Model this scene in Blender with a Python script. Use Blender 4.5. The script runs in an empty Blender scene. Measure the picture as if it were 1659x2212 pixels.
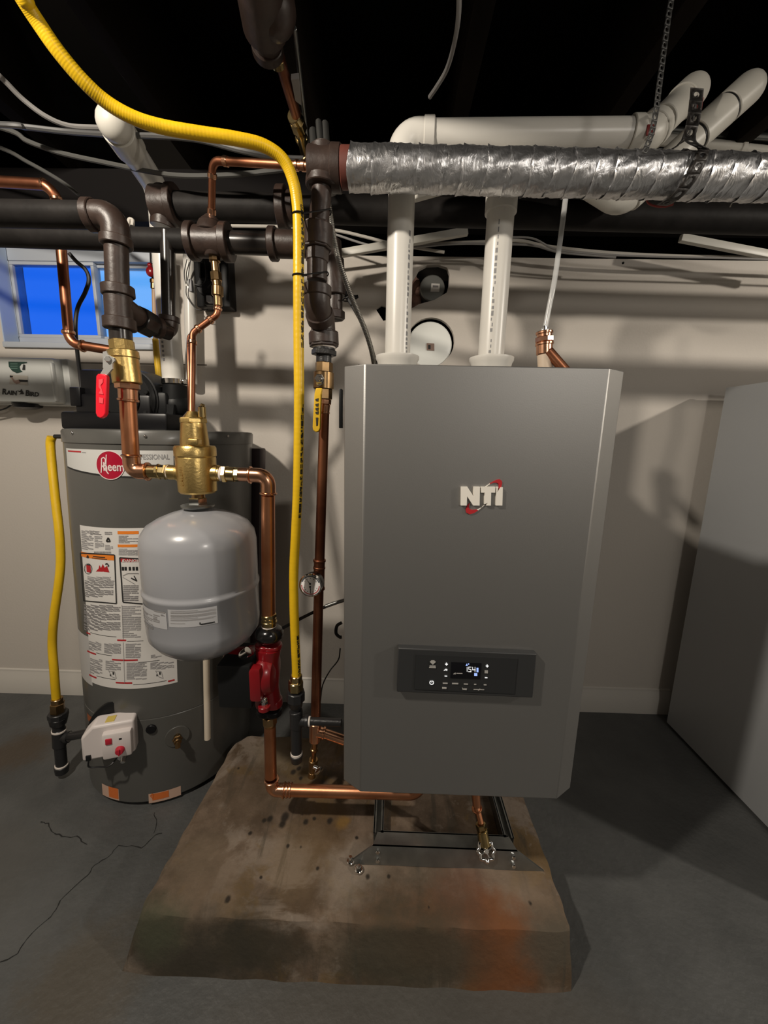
import bpy, bmesh, math, random
from math import sin, cos, pi, radians, sqrt, atan2
from mathutils import Vector as V, Matrix, geometry
random.seed(7)
S = bpy.context.scene
COL = S.collection

# ------------------------------------------------------------------ camera, world, lamps, exposure
F, PIT, ROLL, YAW, H = 850.0, radians(10.9), .021, radians(1.0), 1.13
fw = V((-sin(YAW)*cos(PIT), cos(YAW)*cos(PIT), -sin(PIT)))
r0 = V((cos(YAW), sin(YAW), 0)); u0 = r0.cross(fw)
rt = r0*cos(ROLL) + u0*sin(ROLL); up = u0*cos(ROLL) - r0*sin(ROLL)
EYE = V((0, 0, H))
cd = bpy.data.cameras.new('camera'); cam = bpy.data.objects.new('camera', cd); COL.objects.link(cam)
cd.sensor_fit = 'VERTICAL'; cd.sensor_height = 36; cd.lens = 36*F/2212; cd.clip_start = .01
cam.matrix_world = Matrix((( rt.x, up.x, -fw.x, 0), (rt.y, up.y, -fw.y, 0), (rt.z, up.z, -fw.z, H), (0, 0, 0, 1)))
S.camera = cam
wd = bpy.data.worlds.new('dusk_sky'); S.world = wd; wd.use_nodes = True
wb = wd.node_tree.nodes['Background']; wb.inputs[0].default_value = (.07, .37, .90, 1); wb.inputs[1].default_value = 1.15
def lamp(name, loc, power, col, size):
    l = bpy.data.lights.new(name, 'POINT'); l.energy = power; l.color = col; l.shadow_soft_size = size
    o = bpy.data.objects.new(name, l); COL.objects.link(o); o.location = loc
lamp('ceiling_bulb', (-.85, .0, 1.972), 80, (1, .90, .77), .035)
lamp('ceiling_bulb', (2.42, -.1, 1.972), 84, (1, .91, .79), .04)
lamp('added_fill_light', (1.1, -1.3, 1.90), 34, (1, .93, .84), .15)  # unseen fill light, added to lift the shadows
S.view_settings.view_transform = 'Standard'; S.view_settings.look = 'None'
S.view_settings.exposure = 0.0; S.view_settings.gamma = 1; S.view_settings.use_curve_mapping = False

# ------------------------------------------------------------------ pixel of the photograph + depth -> point of the place
def ray(x, y): return fw + rt*((x-829.5)/F) - up*((y-1106)/F)
def W(x, y, d): q = ray(x, y); return EYE + q*(d/q.y)
def WZ(x, y, z): q = ray(x, y); return EYE + q*((z-H)/q.z)
def WX(x, y, v): q = ray(x, y); return EYE + q*(v/q.x)
def axd(p): return (V(p)-EYE).dot(fw)
def pxr(w, p): return w*.5*axd(p)/F
def on_cyl(x, y, c, r):
    q = ray(x, y); a = q.x*q.x+q.y*q.y; b = -(q.x*c[0]+q.y*c[1]); k = c[0]**2+c[1]**2-r*r
    t = (-b - sqrt(max(b*b-a*k, 0)))/a
    p = EYE + q*t
    return p, atan2(p.y-c[1], p.x-c[0])

# ------------------------------------------------------------------ materials
MATS = {}
def nodes(name):
    m = bpy.data.materials.new(name); m.use_nodes = True; nt = m.node_tree
    return m, nt, nt.nodes['Principled BSDF'], nt.nodes, nt.links
def M(name, col, rough=.5, metal=0., var=0., scale=14, bump=0., bscale=60, emit=None, es=0., col2=None, coat=0., stretch=None):
    if name in MATS: return MATS[name]
    m, nt, b, N, L = nodes(name)
    c = (*col, 1); b.inputs['Base Color'].default_value = c
    b.inputs['Roughness'].default_value = rough; b.inputs['Metallic'].default_value = metal
    if name in ('dark_joist_wood', 'dark_deck_wood', 'black_beam_paint', 'dark_foundation', 'dark_grey_old_pipe'): b.inputs['Specular IOR Level'].default_value = .12
    if 'black_plastic' in name: b.inputs['Specular IOR Level'].default_value = .25
    if coat: b.inputs['Coat Weight'].default_value = coat; b.inputs['Coat Roughness'].default_value = .12
    if emit: b.inputs['Emission Color'].default_value = (*emit, 1); b.inputs['Emission Strength'].default_value = es
    tc = N.new('ShaderNodeTexCoord'); src = tc.outputs['Object']
    if stretch:
        mp = N.new('ShaderNodeMapping'); mp.inputs['Scale'].default_value = stretch; L.new(src, mp.inputs[0]); src = mp.outputs[0]
    if var or col2:
        n = N.new('ShaderNodeTexNoise'); n.inputs['Scale'].default_value = scale; n.inputs['Detail'].default_value = 6; L.new(src, n.inputs['Vector'])
        rp = N.new('ShaderNodeValToRGB'); rp.color_ramp.elements[0].position = .35; rp.color_ramp.elements[1].position = .68
        c2 = col2 if col2 else tuple(x*(1-var) for x in col)
        rp.color_ramp.elements[0].color = (*c2, 1); rp.color_ramp.elements[1].color = c
        L.new(n.outputs['Fac'], rp.inputs[0]); L.new(rp.outputs[0], b.inputs['Base Color'])
    if bump:
        n2 = N.new('ShaderNodeTexNoise'); n2.inputs['Scale'].default_value = bscale; n2.inputs['Detail'].default_value = 5; L.new(src, n2.inputs['Vector'])
        bp = N.new('ShaderNodeBump'); bp.inputs['Strength'].default_value = bump; bp.inputs['Distance'].default_value = .004
        L.new(n2.outputs['Fac'], bp.inputs['Height']); L.new(bp.outputs[0], b.inputs['Normal'])
    MATS[name] = m
    return m
def clear_mat(name, tint, rough=.05, alpha=.25):
    m, nt, b, N, L = nodes(name)
    b.inputs['Base Color'].default_value = (*tint, 1); b.inputs['Roughness'].default_value = rough
    tr = N.new('ShaderNodeBsdfTransparent'); tr.inputs[0].default_value = (*tint, 1)
    mx = N.new('ShaderNodeMixShader'); mx.inputs[0].default_value = alpha
    L.new(tr.outputs[0], mx.inputs[1]); L.new(b.outputs[0], mx.inputs[2]); L.new(mx.outputs[0], N['Material Output'].inputs[0])
    return m
def stain_mat(name, base, base2, spots, rough=.85, scale=9, rich=False):
    """concrete / painted concrete: mottled ground plus stains with a place of their own (object coordinates)"""
    m, nt, b, N, L = nodes(name)
    b.inputs['Roughness'].default_value = rough
    tc = N.new('ShaderNodeTexCoord')
    n = N.new('ShaderNodeTexNoise'); n.inputs['Scale'].default_value = scale; n.inputs['Detail'].default_value = 9; n.inputs['Roughness'].default_value = .65
    L.new(tc.outputs['Object'], n.inputs['Vector'])
    rp = N.new('ShaderNodeValToRGB'); rp.color_ramp.elements[0].position = .36; rp.color_ramp.elements[1].position = .64
    rp.color_ramp.elements[0].color = (*base2, 1); rp.color_ramp.elements[1].color = (*base, 1)
    L.new(n.outputs['Fac'], rp.inputs[0]); cur = rp.outputs[0]
    if rich:
        def layer(cur, sc, mapscale, lo, hi, col, amt, seed):
            mp = N.new('ShaderNodeMapping'); mp.inputs['Scale'].default_value = mapscale; mp.inputs['Location'].default_value = (seed, seed*1.7, seed*.6)
            L.new(tc.outputs['Object'], mp.inputs[0])
            q = N.new('ShaderNodeTexNoise'); q.inputs['Scale'].default_value = sc; q.inputs['Detail'].default_value = 8; q.inputs['Roughness'].default_value = .62; q.inputs['Distortion'].default_value = .6
            L.new(mp.outputs[0], q.inputs['Vector'])
            mr = N.new('ShaderNodeMapRange'); mr.interpolation_type = 'SMOOTHSTEP'; mr.inputs['From Min'].default_value = lo; mr.inputs['From Max'].default_value = hi; mr.inputs['To Max'].default_value = amt
            L.new(q.outputs['Fac'], mr.inputs['Value']); mx = N.new('ShaderNodeMix'); mx.data_type = 'RGBA'
            L.new(mr.outputs[0], mx.inputs['Factor']); L.new(cur, mx.inputs['A']); mx.inputs['B'].default_value = (*col, 1); return mx.outputs['Result']
        cur = layer(cur, 5, (1, 1, 1), .50, .60, (.075, .046, .022), .75, 3.1)
        cur = layer(cur, 4.2, (1, 1, 1), .53, .60, (.235, .19, .15), .7, 8.3)
        cur = layer(cur, 6, (1, 1, 1), .54, .62, (.14, .085, .028), .7, 5.7)
        cur = layer(cur, 3.0, (9, 1.2, 1.2), .54, .66, (.055, .046, .032), .65, 1.9)
        cur = layer(cur, 34, (1, 1, 1), .60, .70, (.27, .23, .19), .35, 2.2)
    n3 = N.new('ShaderNodeTexNoise'); n3.inputs['Scale'].default_value = 15; n3.inputs['Detail'].default_value = 9; n3.inputs['Roughness'].default_value = .68
    L.new(tc.outputs['Object'], n3.inputs['Vector'])
    sub = N.new('ShaderNodeVectorMath'); sub.operation = 'SUBTRACT'; L.new(n3.outputs['Color'], sub.inputs[0]); sub.inputs[1].default_value = (.5, .5, .5)
    for (c, r, col, amt, sc, wob) in spots:
        ml = N.new('ShaderNodeVectorMath'); ml.operation = 'SCALE'; L.new(sub.outputs[0], ml.inputs[0]); ml.inputs['Scale'].default_value = wob
        ad = N.new('ShaderNodeVectorMath'); ad.operation = 'ADD'; L.new(tc.outputs['Object'], ad.inputs[0]); L.new(ml.outputs[0], ad.inputs[1])
        s2 = N.new('ShaderNodeVectorMath'); s2.operation = 'SUBTRACT'; L.new(ad.outputs[0], s2.inputs[0]); s2.inputs[1].default_value = c
        s3 = N.new('ShaderNodeVectorMath'); s3.operation = 'MULTIPLY'; L.new(s2.outputs[0], s3.inputs[0]); s3.inputs[1].default_value = sc
        ln = N.new('ShaderNodeVectorMath'); ln.operation = 'LENGTH'; L.new(s3.outputs[0], ln.inputs[0])
        mr = N.new('ShaderNodeMapRange'); mr.interpolation_type = 'SMOOTHSTEP'
        mr.inputs['From Min'].default_value = r; mr.inputs['From Max'].default_value = r*.35
        mr.inputs['To Min'].default_value = 0; mr.inputs['To Max'].default_value = amt
        L.new(ln.outputs['Value'], mr.inputs['Value'])
        mx = N.new('ShaderNodeMix'); mx.data_type = 'RGBA'
        L.new(mr.outputs[0], mx.inputs['Factor']); L.new(cur, mx.inputs['A']); mx.inputs['B'].default_value = (*col, 1)
        cur = mx.outputs['Result']
    L.new(cur, b.inputs['Base Color'])
    n2 = N.new('ShaderNodeTexNoise'); n2.inputs['Scale'].default_value = 70; n2.inputs['Detail'].default_value = 8
    L.new(tc.outputs['Object'], n2.inputs['Vector'])
    bp = N.new('ShaderNodeBump'); bp.inputs['Strength'].default_value = .35; bp.inputs['Distance'].default_value = .006
    L.new(n2.outputs['Fac'], bp.inputs['Height']); L.new(bp.outputs[0], b.inputs['Normal'])
    return m
WALLM = M('beige_wall_paint', (.60, .555, .50), .75, bump=.12, bscale=120)
TRIMM = M('white_trim_paint', (.62, .59, .54), .5)
VINYL = M('dusk_tinted_vinyl', (.47, .51, .57), .4)  # white frame, with the blue of the dusk light put into its colour
DARKW = M('dark_joist_wood', (.012, .008, .005), .9, var=.5, scale=8, stretch=(1, .15, 1))
BLACKW = M('dark_deck_wood', (.006, .005, .004), .95)
IRON = M('brown_painted_iron', (.046, .029, .023), .42, var=.35, scale=30, bump=.15, bscale=90)
IRONB = M('black_lacquered_pipe', (.026, .022, .020), .25, var=.3, scale=25)
IRONG = M('dark_grey_old_pipe', (.020, .018, .017), .55, var=.4, scale=18, bump=.15)
BLKI = M('black_malleable_iron', (.018, .018, .019), .38, bump=.2, bscale=150)
COPPER = M('copper_tube', (.74, .35, .19), .34, 1, col2=(.52, .21, .10), scale=9, bump=.05, bscale=40)
COPOLD = M('aged_copper_tube', (.48, .20, .105), .38, 1, col2=(.22, .08, .045), scale=12)
COPBR = M('bright_copper_fitting', (.82, .44, .27), .25, 1, var=.3, scale=18)
BRASS = M('cast_brass', (.70, .50, .19), .34, 1, var=.15, scale=30, bump=.12, bscale=200)
BRASS2 = M('machined_brass', (.62, .47, .22), .22, 1, var=.25, scale=40)
BRASSD = M('dull_brown_brass', (.42, .27, .13), .3, 1, var=.4, scale=25)
CHROME = M('chrome', (.75, .74, .72), .12, 1)
STEEL = M('galvanised_steel', (.34, .35, .34), .33, .9, var=.25, scale=25)
TEFLON = M('white_thread_tape', (.75, .68, .62), .6)
PVC = M('white_pvc', (.70, .68, .63), .32, var=.06, scale=10)
PVCO = M('offwhite_pvc', (.62, .60, .54), .4)
CREAM = M('cream_plastic_tube', (.72, .63, .50), .4)
PRINT = M('grey_pipe_print', (.22, .22, .23), .6)
YEL = M('yellow_gas_jacket', (.80, .50, .010), .36, var=.10, scale=30, bump=.1, bscale=110)
YELV = M('yellow_vinyl_grip', (.74, .46, .02), .4)
INK = M('black_ink', (.03, .025, .01), .7)
REDG = M('red_vinyl_grip', (.78, .012, .03), .35)
REDP = M('dark_red_pump_enamel', (.22, .006, .010), .28, coat=.3)
BLKP = M('black_plastic', (.007, .007, .008), .35)
BLKM = M('satin_black_plastic', (.010, .0105, .011), .45)
BLKC = M('black_cable_sheath', (.012, .012, .013), .4)
GREYC = M('grey_cable_sheath', (.30, .29, .28), .6)
WHITEC = M('white_cable_sheath', (.52, .49, .44), .6)
HEATER = M('grey_heater_jacket', (.095, .094, .087), .33, var=.05, coat=.15)
HEATD = M('maroon_black_cover', (.020, .008, .009), .5)
TANK = M('grey_tank_enamel', (.30, .305, .325), .28, coat=.3, bump=.04, bscale=30)
LABELW = M('white_label_paper', (.70, .68, .65), .5)
LABELG = M('silver_grey_label', (.42, .42, .43), .45)
TXT = M('grey_label_print', (.23, .22, .22), .7)
TXTL = M('pale_label_print', (.30, .29, .29), .7)
TXTB = M('black_label_print', (.015, .015, .015), .6)
ORANGE = M('orange_label_print', (.80, .22, .02), .5)
REDL = M('red_label_print', (.45, .015, .02), .5)
CRIMSON = M('crimson_badge', (.38, .006, .03), .3)
PINKW = M('pale_badge_print', (.75, .62, .60), .5)
BOILC = M('graphite_metallic_paint', (.31, .305, .295), .47, .85, bump=.03, bscale=500)
BOILS = M('boiler_side_sheet', (.10, .10, .10), .45, .5)
LETTER = M('bright_sheen_letter', (.92, .88, .80), .4, .1)  # silver letters; their bright reflection is put into the base colour
PANELB = M('charcoal_plastic', (.030, .031, .032), .42)
PANELI = M('charcoal_touch_plate', (.024, .025, .026), .32)
LCD = M('black_display', (.004, .004, .006), .1)
LCDB = M('lit_blue_segments', (.3, .45, .9), .4, emit=(.35, .5, 1.0), es=.7)
LCDW = M('lit_white_symbols', (.8, .8, .8), .4, emit=(.9, .95, 1.0), es=.5)
KEYW = M('pale_printed_symbols', (.42, .41, .39), .5)
GREYBOX = M('blue_grey_cabinet_paint', (.44, .455, .47), .45, bump=.03, bscale=200)
RAINB = M('grey_controller_plastic', (.50, .51, .49), .42)
GREEN = M('dark_green_sticker', (.015, .045, .035), .5)
FOILW = M('white_foil_cap', (.88, .90, .86), .35, .0, bump=.25, bscale=25, coat=.3)
DUCTG = M('grey_duct_cap', (.26, .265, .25), .4, .6)
PINKI = M('pinkish_fibre', (.50, .29, .22), .9, var=.5, scale=40, bump=.8)
BROWNS = M('brown_sticker', (.30, .20, .16), .6)
REDTAG = M('dark_red_tag', (.25, .03, .025), .6)
SLEEVE = M('dark_red_sleeve', (.12, .03, .02), .6)
STRAPB = M('black_hanger_strap', (.020, .017, .015), .5)
GALV = M('dull_zinc_strap', (.07, .07, .068), .5, .5)
CLEART = clear_mat('clear_vinyl_tube', (.92, .93, .93), .15, .35)
GLASSL = clear_mat('deep_sky_tint_glass', (.28, .55, .93), .02, .06)  # deeper dusk sky on this side is put into the pane tint
GLASSR = clear_mat('pale_sky_tint_glass', (.95, .97, 1.0), .02, .08)  # paler sky behind this pane is put into its tint
def foil():
    m, nt, b, N, L = nodes('crinkled_foil')
    b.inputs['Base Color'].default_value = (.68, .68, .69, 1); b.inputs['Metallic'].default_value = 1; b.inputs['Roughness'].default_value = .38
    tc = N.new('ShaderNodeTexCoord'); mp = N.new('ShaderNodeMapping'); mp.inputs['Scale'].default_value = (1.6, .8, .8); mp.inputs['Rotation'].default_value = (0, .5, .3)
    L.new(tc.outputs['Object'], mp.inputs[0])
    n = N.new('ShaderNodeTexVoronoi'); n.inputs['Scale'].default_value = 55; n.distance = 'EUCLIDEAN'; L.new(mp.outputs[0], n.inputs['Vector'])
    n2 = N.new('ShaderNodeTexNoise'); n2.inputs['Scale'].default_value = 38; n2.inputs['Detail'].default_value = 4; n2.inputs['Distortion'].default_value = 2.2; L.new(mp.outputs[0], n2.inputs['Vector'])
    ad = N.new('ShaderNodeMath'); ad.operation = 'MULTIPLY_ADD'; ad.inputs[1].default_value = .35
    L.new(n.outputs['Distance'], ad.inputs[0]); L.new(n2.outputs['Fac'], ad.inputs[2])
    bp = N.new('ShaderNodeBump'); bp.inputs['Strength'].default_value = .28; bp.inputs['Distance'].default_value = .006
    L.new(ad.outputs[0], bp.inputs['Height']); L.new(bp.outputs[0], b.inputs['Normal'])
    return m
FOIL = foil()

# ------------------------------------------------------------------ mesh builder
def frame(d):
    d = d.normalized(); a = V((0, 0, 1)) if abs(d.z) < .9 else V((0, 1, 0))
    x = a.cross(d).normalized(); return x, d.cross(x), d
class MB:
    def __init__(s): s.v = []; s.f = []
    def add(s, vs, fs):
        o = len(s.v); s.v += [V(p) for p in vs]; s.f += [tuple(i+o for i in f) for f in fs]; return s
    def box(s, c, size, bev=0., rot=None, seg=2):
        bm = bmesh.new(); bmesh.ops.create_cube(bm, size=1)
        for v in bm.verts: v.co = V((v.co.x*size[0], v.co.y*size[1], v.co.z*size[2]))
        if bev: bmesh.ops.bevel(bm, geom=list(bm.edges), offset=bev, segments=seg, affect='EDGES', profile=.5)
        bm.verts.index_update(); c = V(c)
        vs = [c + (rot @ v.co if rot else v.co) for v in bm.verts]; fs = [tuple(v.index for v in f.verts) for f in bm.faces]
        bm.free(); return s.add(vs, fs)
    def bx(s, a, b, bev=0.):
        a, b = V(a), V(b); return s.box((a+b)/2, [abs(x) for x in (b-a)], bev)
    def lathe(s, o, d, prof, n=24, ph=0., cap=True):
        x, y, d = frame(V(d)); o = V(o); vs = []; fs = []
        for t, r in prof:
            for i in range(n):
                a = 2*pi*i/n+ph; vs.append(o + d*t + (x*cos(a)+y*sin(a))*max(r, 1e-5))
        for k in range(len(prof)-1):
            for i in range(n):
                j = (i+1) % n; fs.append((k*n+i, k*n+j, (k+1)*n+j, (k+1)*n+i))
        if cap: fs.append(tuple(range(n))[::-1]); fs.append(tuple((len(prof)-1)*n+i for i in range(n)))
        return s.add(vs, fs)
    def cyl(s, a, b, r, r2=None, n=24, bev=None, ph=0.):
        a, b = V(a), V(b); L = (b-a).length; r2 = r if r2 is None else r2
        e = min(.0015, r*.2, L*.2) if bev is None else bev
        return s.lathe(a, b-a, [(0, r-e), (e, r), (L-e, r2), (L, r2-e)], n, ph)
    def tube(s, path, r, n=14, cap=True):
        P = [V(p) for p in path]; m = len(P); R = r if isinstance(r, (list, tuple)) else [r]*m
        T = []
        for i in range(m):
            t = (P[min(i+1, m-1)]-P[max(i-1, 0)]); T.append(t.normalized())
        x, y, _ = frame(T[0]); vs = []; fs = []
        for i in range(m):
            x = (x - T[i]*x.dot(T[i])).normalized(); y = T[i].cross(x)
            for k in range(n):
                a = 2*pi*k/n; vs.append(P[i] + (x*cos(a)+y*sin(a))*R[i])
        for i in range(m-1):
            for k in range(n):
                j = (k+1) % n; fs.append((i*n+k, i*n+j, (i+1)*n+j, (i+1)*n+k))
        if cap: fs.append(tuple(range(n))[::-1]); fs.append(tuple((m-1)*n+k for k in range(n)))
        return s.add(vs, fs)
    def prism(s, poly, vec):
        n = len(poly); vec = V(vec); vs = [V(p) for p in poly] + [V(p)+vec for p in poly]
        fs = [tuple(range(n)), tuple(range(2*n-1, n-1, -1))]
        fs += [(i, i+n, (i+1) % n+n, (i+1) % n) for i in range(n)]
        return s.add(vs, fs)
    def ball(s, c, r, n=16, sq=(1, 1, 1)):
        c = V(c); vs = []; fs = []; m = n//2
        for i in range(m+1):
            th = pi*i/m
            for k in range(n):
                a = 2*pi*k/n; vs.append(c+V((max(sin(th), 1e-4)*cos(a)*r*sq[0], max(sin(th), 1e-4)*sin(a)*r*sq[1], cos(th)*r*sq[2])))
        for i in range(m):
            for k in range(n):
                j = (k+1) % n; fs.append((i*n+k, (i+1)*n+k, (i+1)*n+j, i*n+j))
        return s.add(vs, fs)
    # pixel-given cylinder: ends (x, y[, depth]) at depth Y, width in pixels of the photograph
    def c(s, x0, y0, x1, y1, Y, w, w2=None, n=24, Y2=None, ph=0.):
        a, b = W(x0, y0, Y), W(x1, y1, Y if Y2 is None else Y2)
        return s.cyl(a, b, pxr(w, a), pxr(w if w2 is None else w2, b), n, ph=ph)
def fil(pts, rad, n=7):
    P = [V(p) for p in pts]; out = [P[0]]
    for i in range(1, len(P)-1):
        a = (P[i-1]-P[i]); b = (P[i+1]-P[i]); la, lb = a.length, b.length; a.normalize(); b.normalize()
        ang = a.angle(b); t = min(rad/math.tan(ang/2) if ang < 3.1 else 0, la*.49, lb*.49)
        if t < 1e-4: out.append(P[i]); continue
        p0, p2 = P[i]+a*t, P[i]+b*t; c = (a+b).normalized(); ctr = P[i]+c*sqrt(t*t+(t*math.tan(ang/2))**2)
        v0, v2 = p0-ctr, p2-ctr; tot = v0.angle(v2)
        for k in range(n+1):
            u = k/n; out.append(ctr + (v0*sin((1-u)*tot)+v2*sin(u*tot))/max(sin(tot), 1e-6))
    out.append(P[-1]); return out
def spl(pts, n=8):
    P = [V(p) for p in pts]; P = [P[0]*2-P[1]]+P+[P[-1]*2-P[-2]]; out = []
    for i in range(1, len(P)-2):
        for k in range(n):
            t = k/n; a, b, c, d = P[i-1:i+3]
            out.append(.5*((2*b)+(c-a)*t+(2*a-5*b+4*c-d)*t*t+(3*b-a-3*c+d)*t**3))
    out.append(P[-2]); return out
BASE = {}; SHEAR = []; ROOT = {}
def obj(name, mb, mat, parent=None, label=None, sharp=38, origin=None, stuff=False):
    if parent is not None: base = BASE[parent.name]
    elif origin is not None: base = V(origin)
    else:
        xs = [p.x for p in mb.v]; ys = [p.y for p in mb.v]
        base = V(((min(xs)+max(xs))/2, (min(ys)+max(ys))/2, min(p.z for p in mb.v)))
    if parent is not None and SHEAR and ROOT.get(parent.name, parent.name) == SHEAR[0][0]:
        for p in mb.v: p.x -= SHEAR[0][1]*(SHEAR[0][2]-p.z)
    me = bpy.data.meshes.new(name); me.from_pydata([p-base for p in mb.v], [], mb.f); me.materials.append(mat)
    bm = bmesh.new(); bm.from_mesh(me); bmesh.ops.recalc_face_normals(bm, faces=bm.faces); bm.to_mesh(me); bm.free()
    me.shade_smooth(); me.set_sharp_from_angle(angle=radians(sharp))
    o = bpy.data.objects.new(name, me); COL.objects.link(o)
    if parent is not None: o.parent = parent
    else: o.location = base
    BASE[o.name] = base
    if parent is not None: ROOT[o.name] = ROOT.get(parent.name, parent.name)
    if label: o['label'] = label
    if stuff or (parent is not None and name in ('print', 'menu_key', 'plus_key', 'digits', 'scale', 'wiring', 'bar_symbol', 'flame_symbol', 'level_symbol', 'wifi_symbol', 'lettering', 'cast_lettering', 'badge_lettering', 'embossing')): o['kind'] = 'stuff'
    return o
def tag(o, label, cat, group=None):
    o['label'] = label; o['category'] = cat
    if group: o['group'] = group
    return o
def thing(name, loc, label, cat, group=None):
    o = bpy.data.objects.new(name, None); o.empty_display_size = .05; COL.objects.link(o); o.location = loc; BASE[o.name] = V(loc)
    return tag(o, label, cat, group)
def struct(name, mb, mat, parent=None, origin=(0, 0, 0)):
    o = obj(name, mb, mat, parent, origin=None if parent is not None else origin); o['kind'] = 'structure'; return o
def elbow(root, c, a, b, R, r, mat, br=None, bl=.012, name='elbow', label=None, bead=False):
    """bend at corner c between legs leaving along a and b; R bend radius, bands br x bl at both mouths"""
    c, a, b = V(c), V(a).normalized(), V(b).normalized()
    ang = a.angle(b); t = R/math.tan(ang/2)
    p0, p1 = c+a*(t+bl), c+b*(t+bl)
    mb = MB().tube(fil([p0, c, p1], R, 9), r, 20)
    if br:
        for p, d in ((p0, a), (p1, b)):
            if bead: mb.lathe(p-d*.006, d, [(0, r), (.0015, br), (.004, br), (.006, r)], 20)
            else: mb.cyl(p-d*bl, p, br, n=20)
    return obj(name, mb, mat, root, label)
def text(s, size, off=0., shear=0., spacing=1.):
    cu = bpy.data.curves.new('t', 'FONT'); cu.body = s; cu.size = size; cu.offset = off; cu.shear = shear; cu.space_character = spacing
    cu.align_x = 'CENTER'; cu.align_y = 'CENTER'; cu.resolution_u = 3
    o = bpy.data.objects.new('t', cu); me = bpy.data.meshes.new_from_object(o)
    vs = [v.co.copy() for v in me.vertices]; fs = [tuple(p.vertices) for p in me.polygons]
    bpy.data.objects.remove(o); bpy.data.curves.remove(cu); bpy.data.meshes.remove(me)
    return vs, fs
def flat_text(mb, s, c, size, y, rot=0., off=0., shear=0., sx=1., spacing=1.):
    vs, fs = text(s, size, off, shear, spacing)
    c = V(c); ca, sa = cos(rot), sin(rot)
    mb.add([V((c.x+(p.x*sx*ca-p.y*sa), y, c.z+(p.x*sx*sa+p.y*ca))) for p in vs], fs)
def ppoly(mb, pts, y0, y1):
    mb.prism([W(x, y, y0) for x, y in pts], (0, y1-y0, 0))

# ================================================================== THE SETTING
WY, WT = 1.51, .12
XL, XR, YB, CZ = -2.6, 3.3, -2.2, 2.24
floor = struct('floor', MB().bx((XL, YB, -.1), (XR, WY+.3, 0)), stain_mat('grey_floor_paint', (.098, .100, .098), (.070, .072, .071), [
    ((-1.05, .78, 0), .22, (.085, .08, .07), .35, (1, 1, 1), .2), ((-1.3, 1.2, 0), .14, (.075, .045, .02), .6, (1, 1, 1), .2),
    ((-.62, .60, 0), .16, (.08, .06, .035), .5, (1, 1, 1), .2), ((.95, .72, 0), .025, (.02, .015, .01), .7, (1, 1, 1), .05),
    ((-.52, .95, 0), .10, (.10, .10, .095), .4, (1, 1, 1), .2), ((.1, .58, 0), .35, (.082, .07, .055), .5, (.6, 2.5, 1), .2)], .48, 5))
cr = MB()
def crack(pts, w):
    Q = [WZ(x, y, .0006) for x, y in pts]; R = [Q[0]]
    for a, b in zip(Q, Q[1:]):
        for k in range(1, 5):
            p = a.lerp(b, k/4); R.append(p+V((random.uniform(-1, 1), random.uniform(-1, 1), 0))*.0028 if k < 4 else p)
    for i, (a, b) in enumerate(zip(R, R[1:])):
        d = (b-a).normalized(); s = V((-d.y, d.x, 0))*w*random.uniform(.5, 1.1)
        cr.add([a-s, b-s, b+s, a+s], [(0, 1, 2, 3)])
crack([(0, 2078), (38, 2060), (70, 2015), (110, 1980), (130, 1945), (190, 1890), (205, 1868), (235, 1850), (256, 1826), (292, 1828), (305, 1832), (335, 1804), (350, 1800)], .0013)
crack([(88, 1775), (105, 1778), (118, 1800), (140, 1807), (170, 1808), (188, 1824)], .0016)
crack([(332, 1800), (338, 1770), (334, 1755)], .001)
c_ = struct('crack', cr, M('dark_crack', (.012, .012, .011), .9), floor)
# back wall: drywall sheet with the window opening and two openings round the wall vents
def grow(pts, Y): return [(W(x, y, Y).x, W(x, y, Y).z) for x, y in pts]
ZT = 1.745
WX0, WX1, WZ0 = -1.435, -.845, 1.438
outer = [(XL, 0), (XR, 0), (XR, ZT), (WX1, ZT), (WX1, WZ0), (WX0, WZ0), (WX0, ZT), (XL, ZT)]
h1 = grow([(884, 668), (878, 640), (886, 612), (897, 596), (905, 582), (922, 573), (948, 572), (966, 578), (971, 592), (970, 615), (965, 632), (938, 648), (905, 657), (893, 664)], WY)
fc = W(930, 738, WY); h2 = [(fc.x+.086*cos(2*pi*k/28), fc.z+.081*sin(2*pi*k/28)) for k in range(28)]
h3 = grow([(812, 668), (824, 660), (840, 664), (842, 690), (828, 693)], WY)
def inside(p, poly):
    c = False; j = len(poly)-1
    for i in range(len(poly)):
        (xi, yi), (xj, yj) = poly[i], poly[j]
        if (yi > p[1]) != (yj > p[1]) and p[0] < (xj-xi)*(p[1]-yi)/(yj-yi)+xi: c = not c
        j = i
    return c
pts, edges = [], []
for pl in (outer, h1, h2, h3):
    o = len(pts); n = len(pl); pts += [V(p) for p in pl]; edges += [(o+i, o+(i+1) % n) for i in range(n)]
r_ = geometry.delaunay_2d_cdt(pts, edges, [], 0, 1e-5)
vv, ff = r_[0], r_[2]
mb = MB(); keep = []
for f in ff:
    c = sum((vv[i] for i in f), V((0, 0)))/len(f)
    if inside(c, outer) and not any(inside(c, h) for h in (h1, h2, h3)): keep.append(tuple(f))
mb.add([(p.x, WY, p.y) for p in vv], keep)
for pl, dep in ((outer[3:7], WT), (h1, .02), (h2, .02), (h3, .012)):
    n = len(pl); rng = range(n) if dep < .1 else range(n-1)
    for i in rng:
        a, b = pl[i], pl[(i+1) % n]
        mb.add([(a[0], WY, a[1]), (b[0], WY, b[1]), (b[0], WY+dep, b[1]), (a[0], WY+dep, a[1])], [(0, 1, 2, 3)])
mb.add([(XL, WY, ZT), (WX0, WY, ZT), (WX0, WY+.02, ZT), (XL, WY+.02, ZT)], [(0, 1, 2, 3)])
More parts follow.
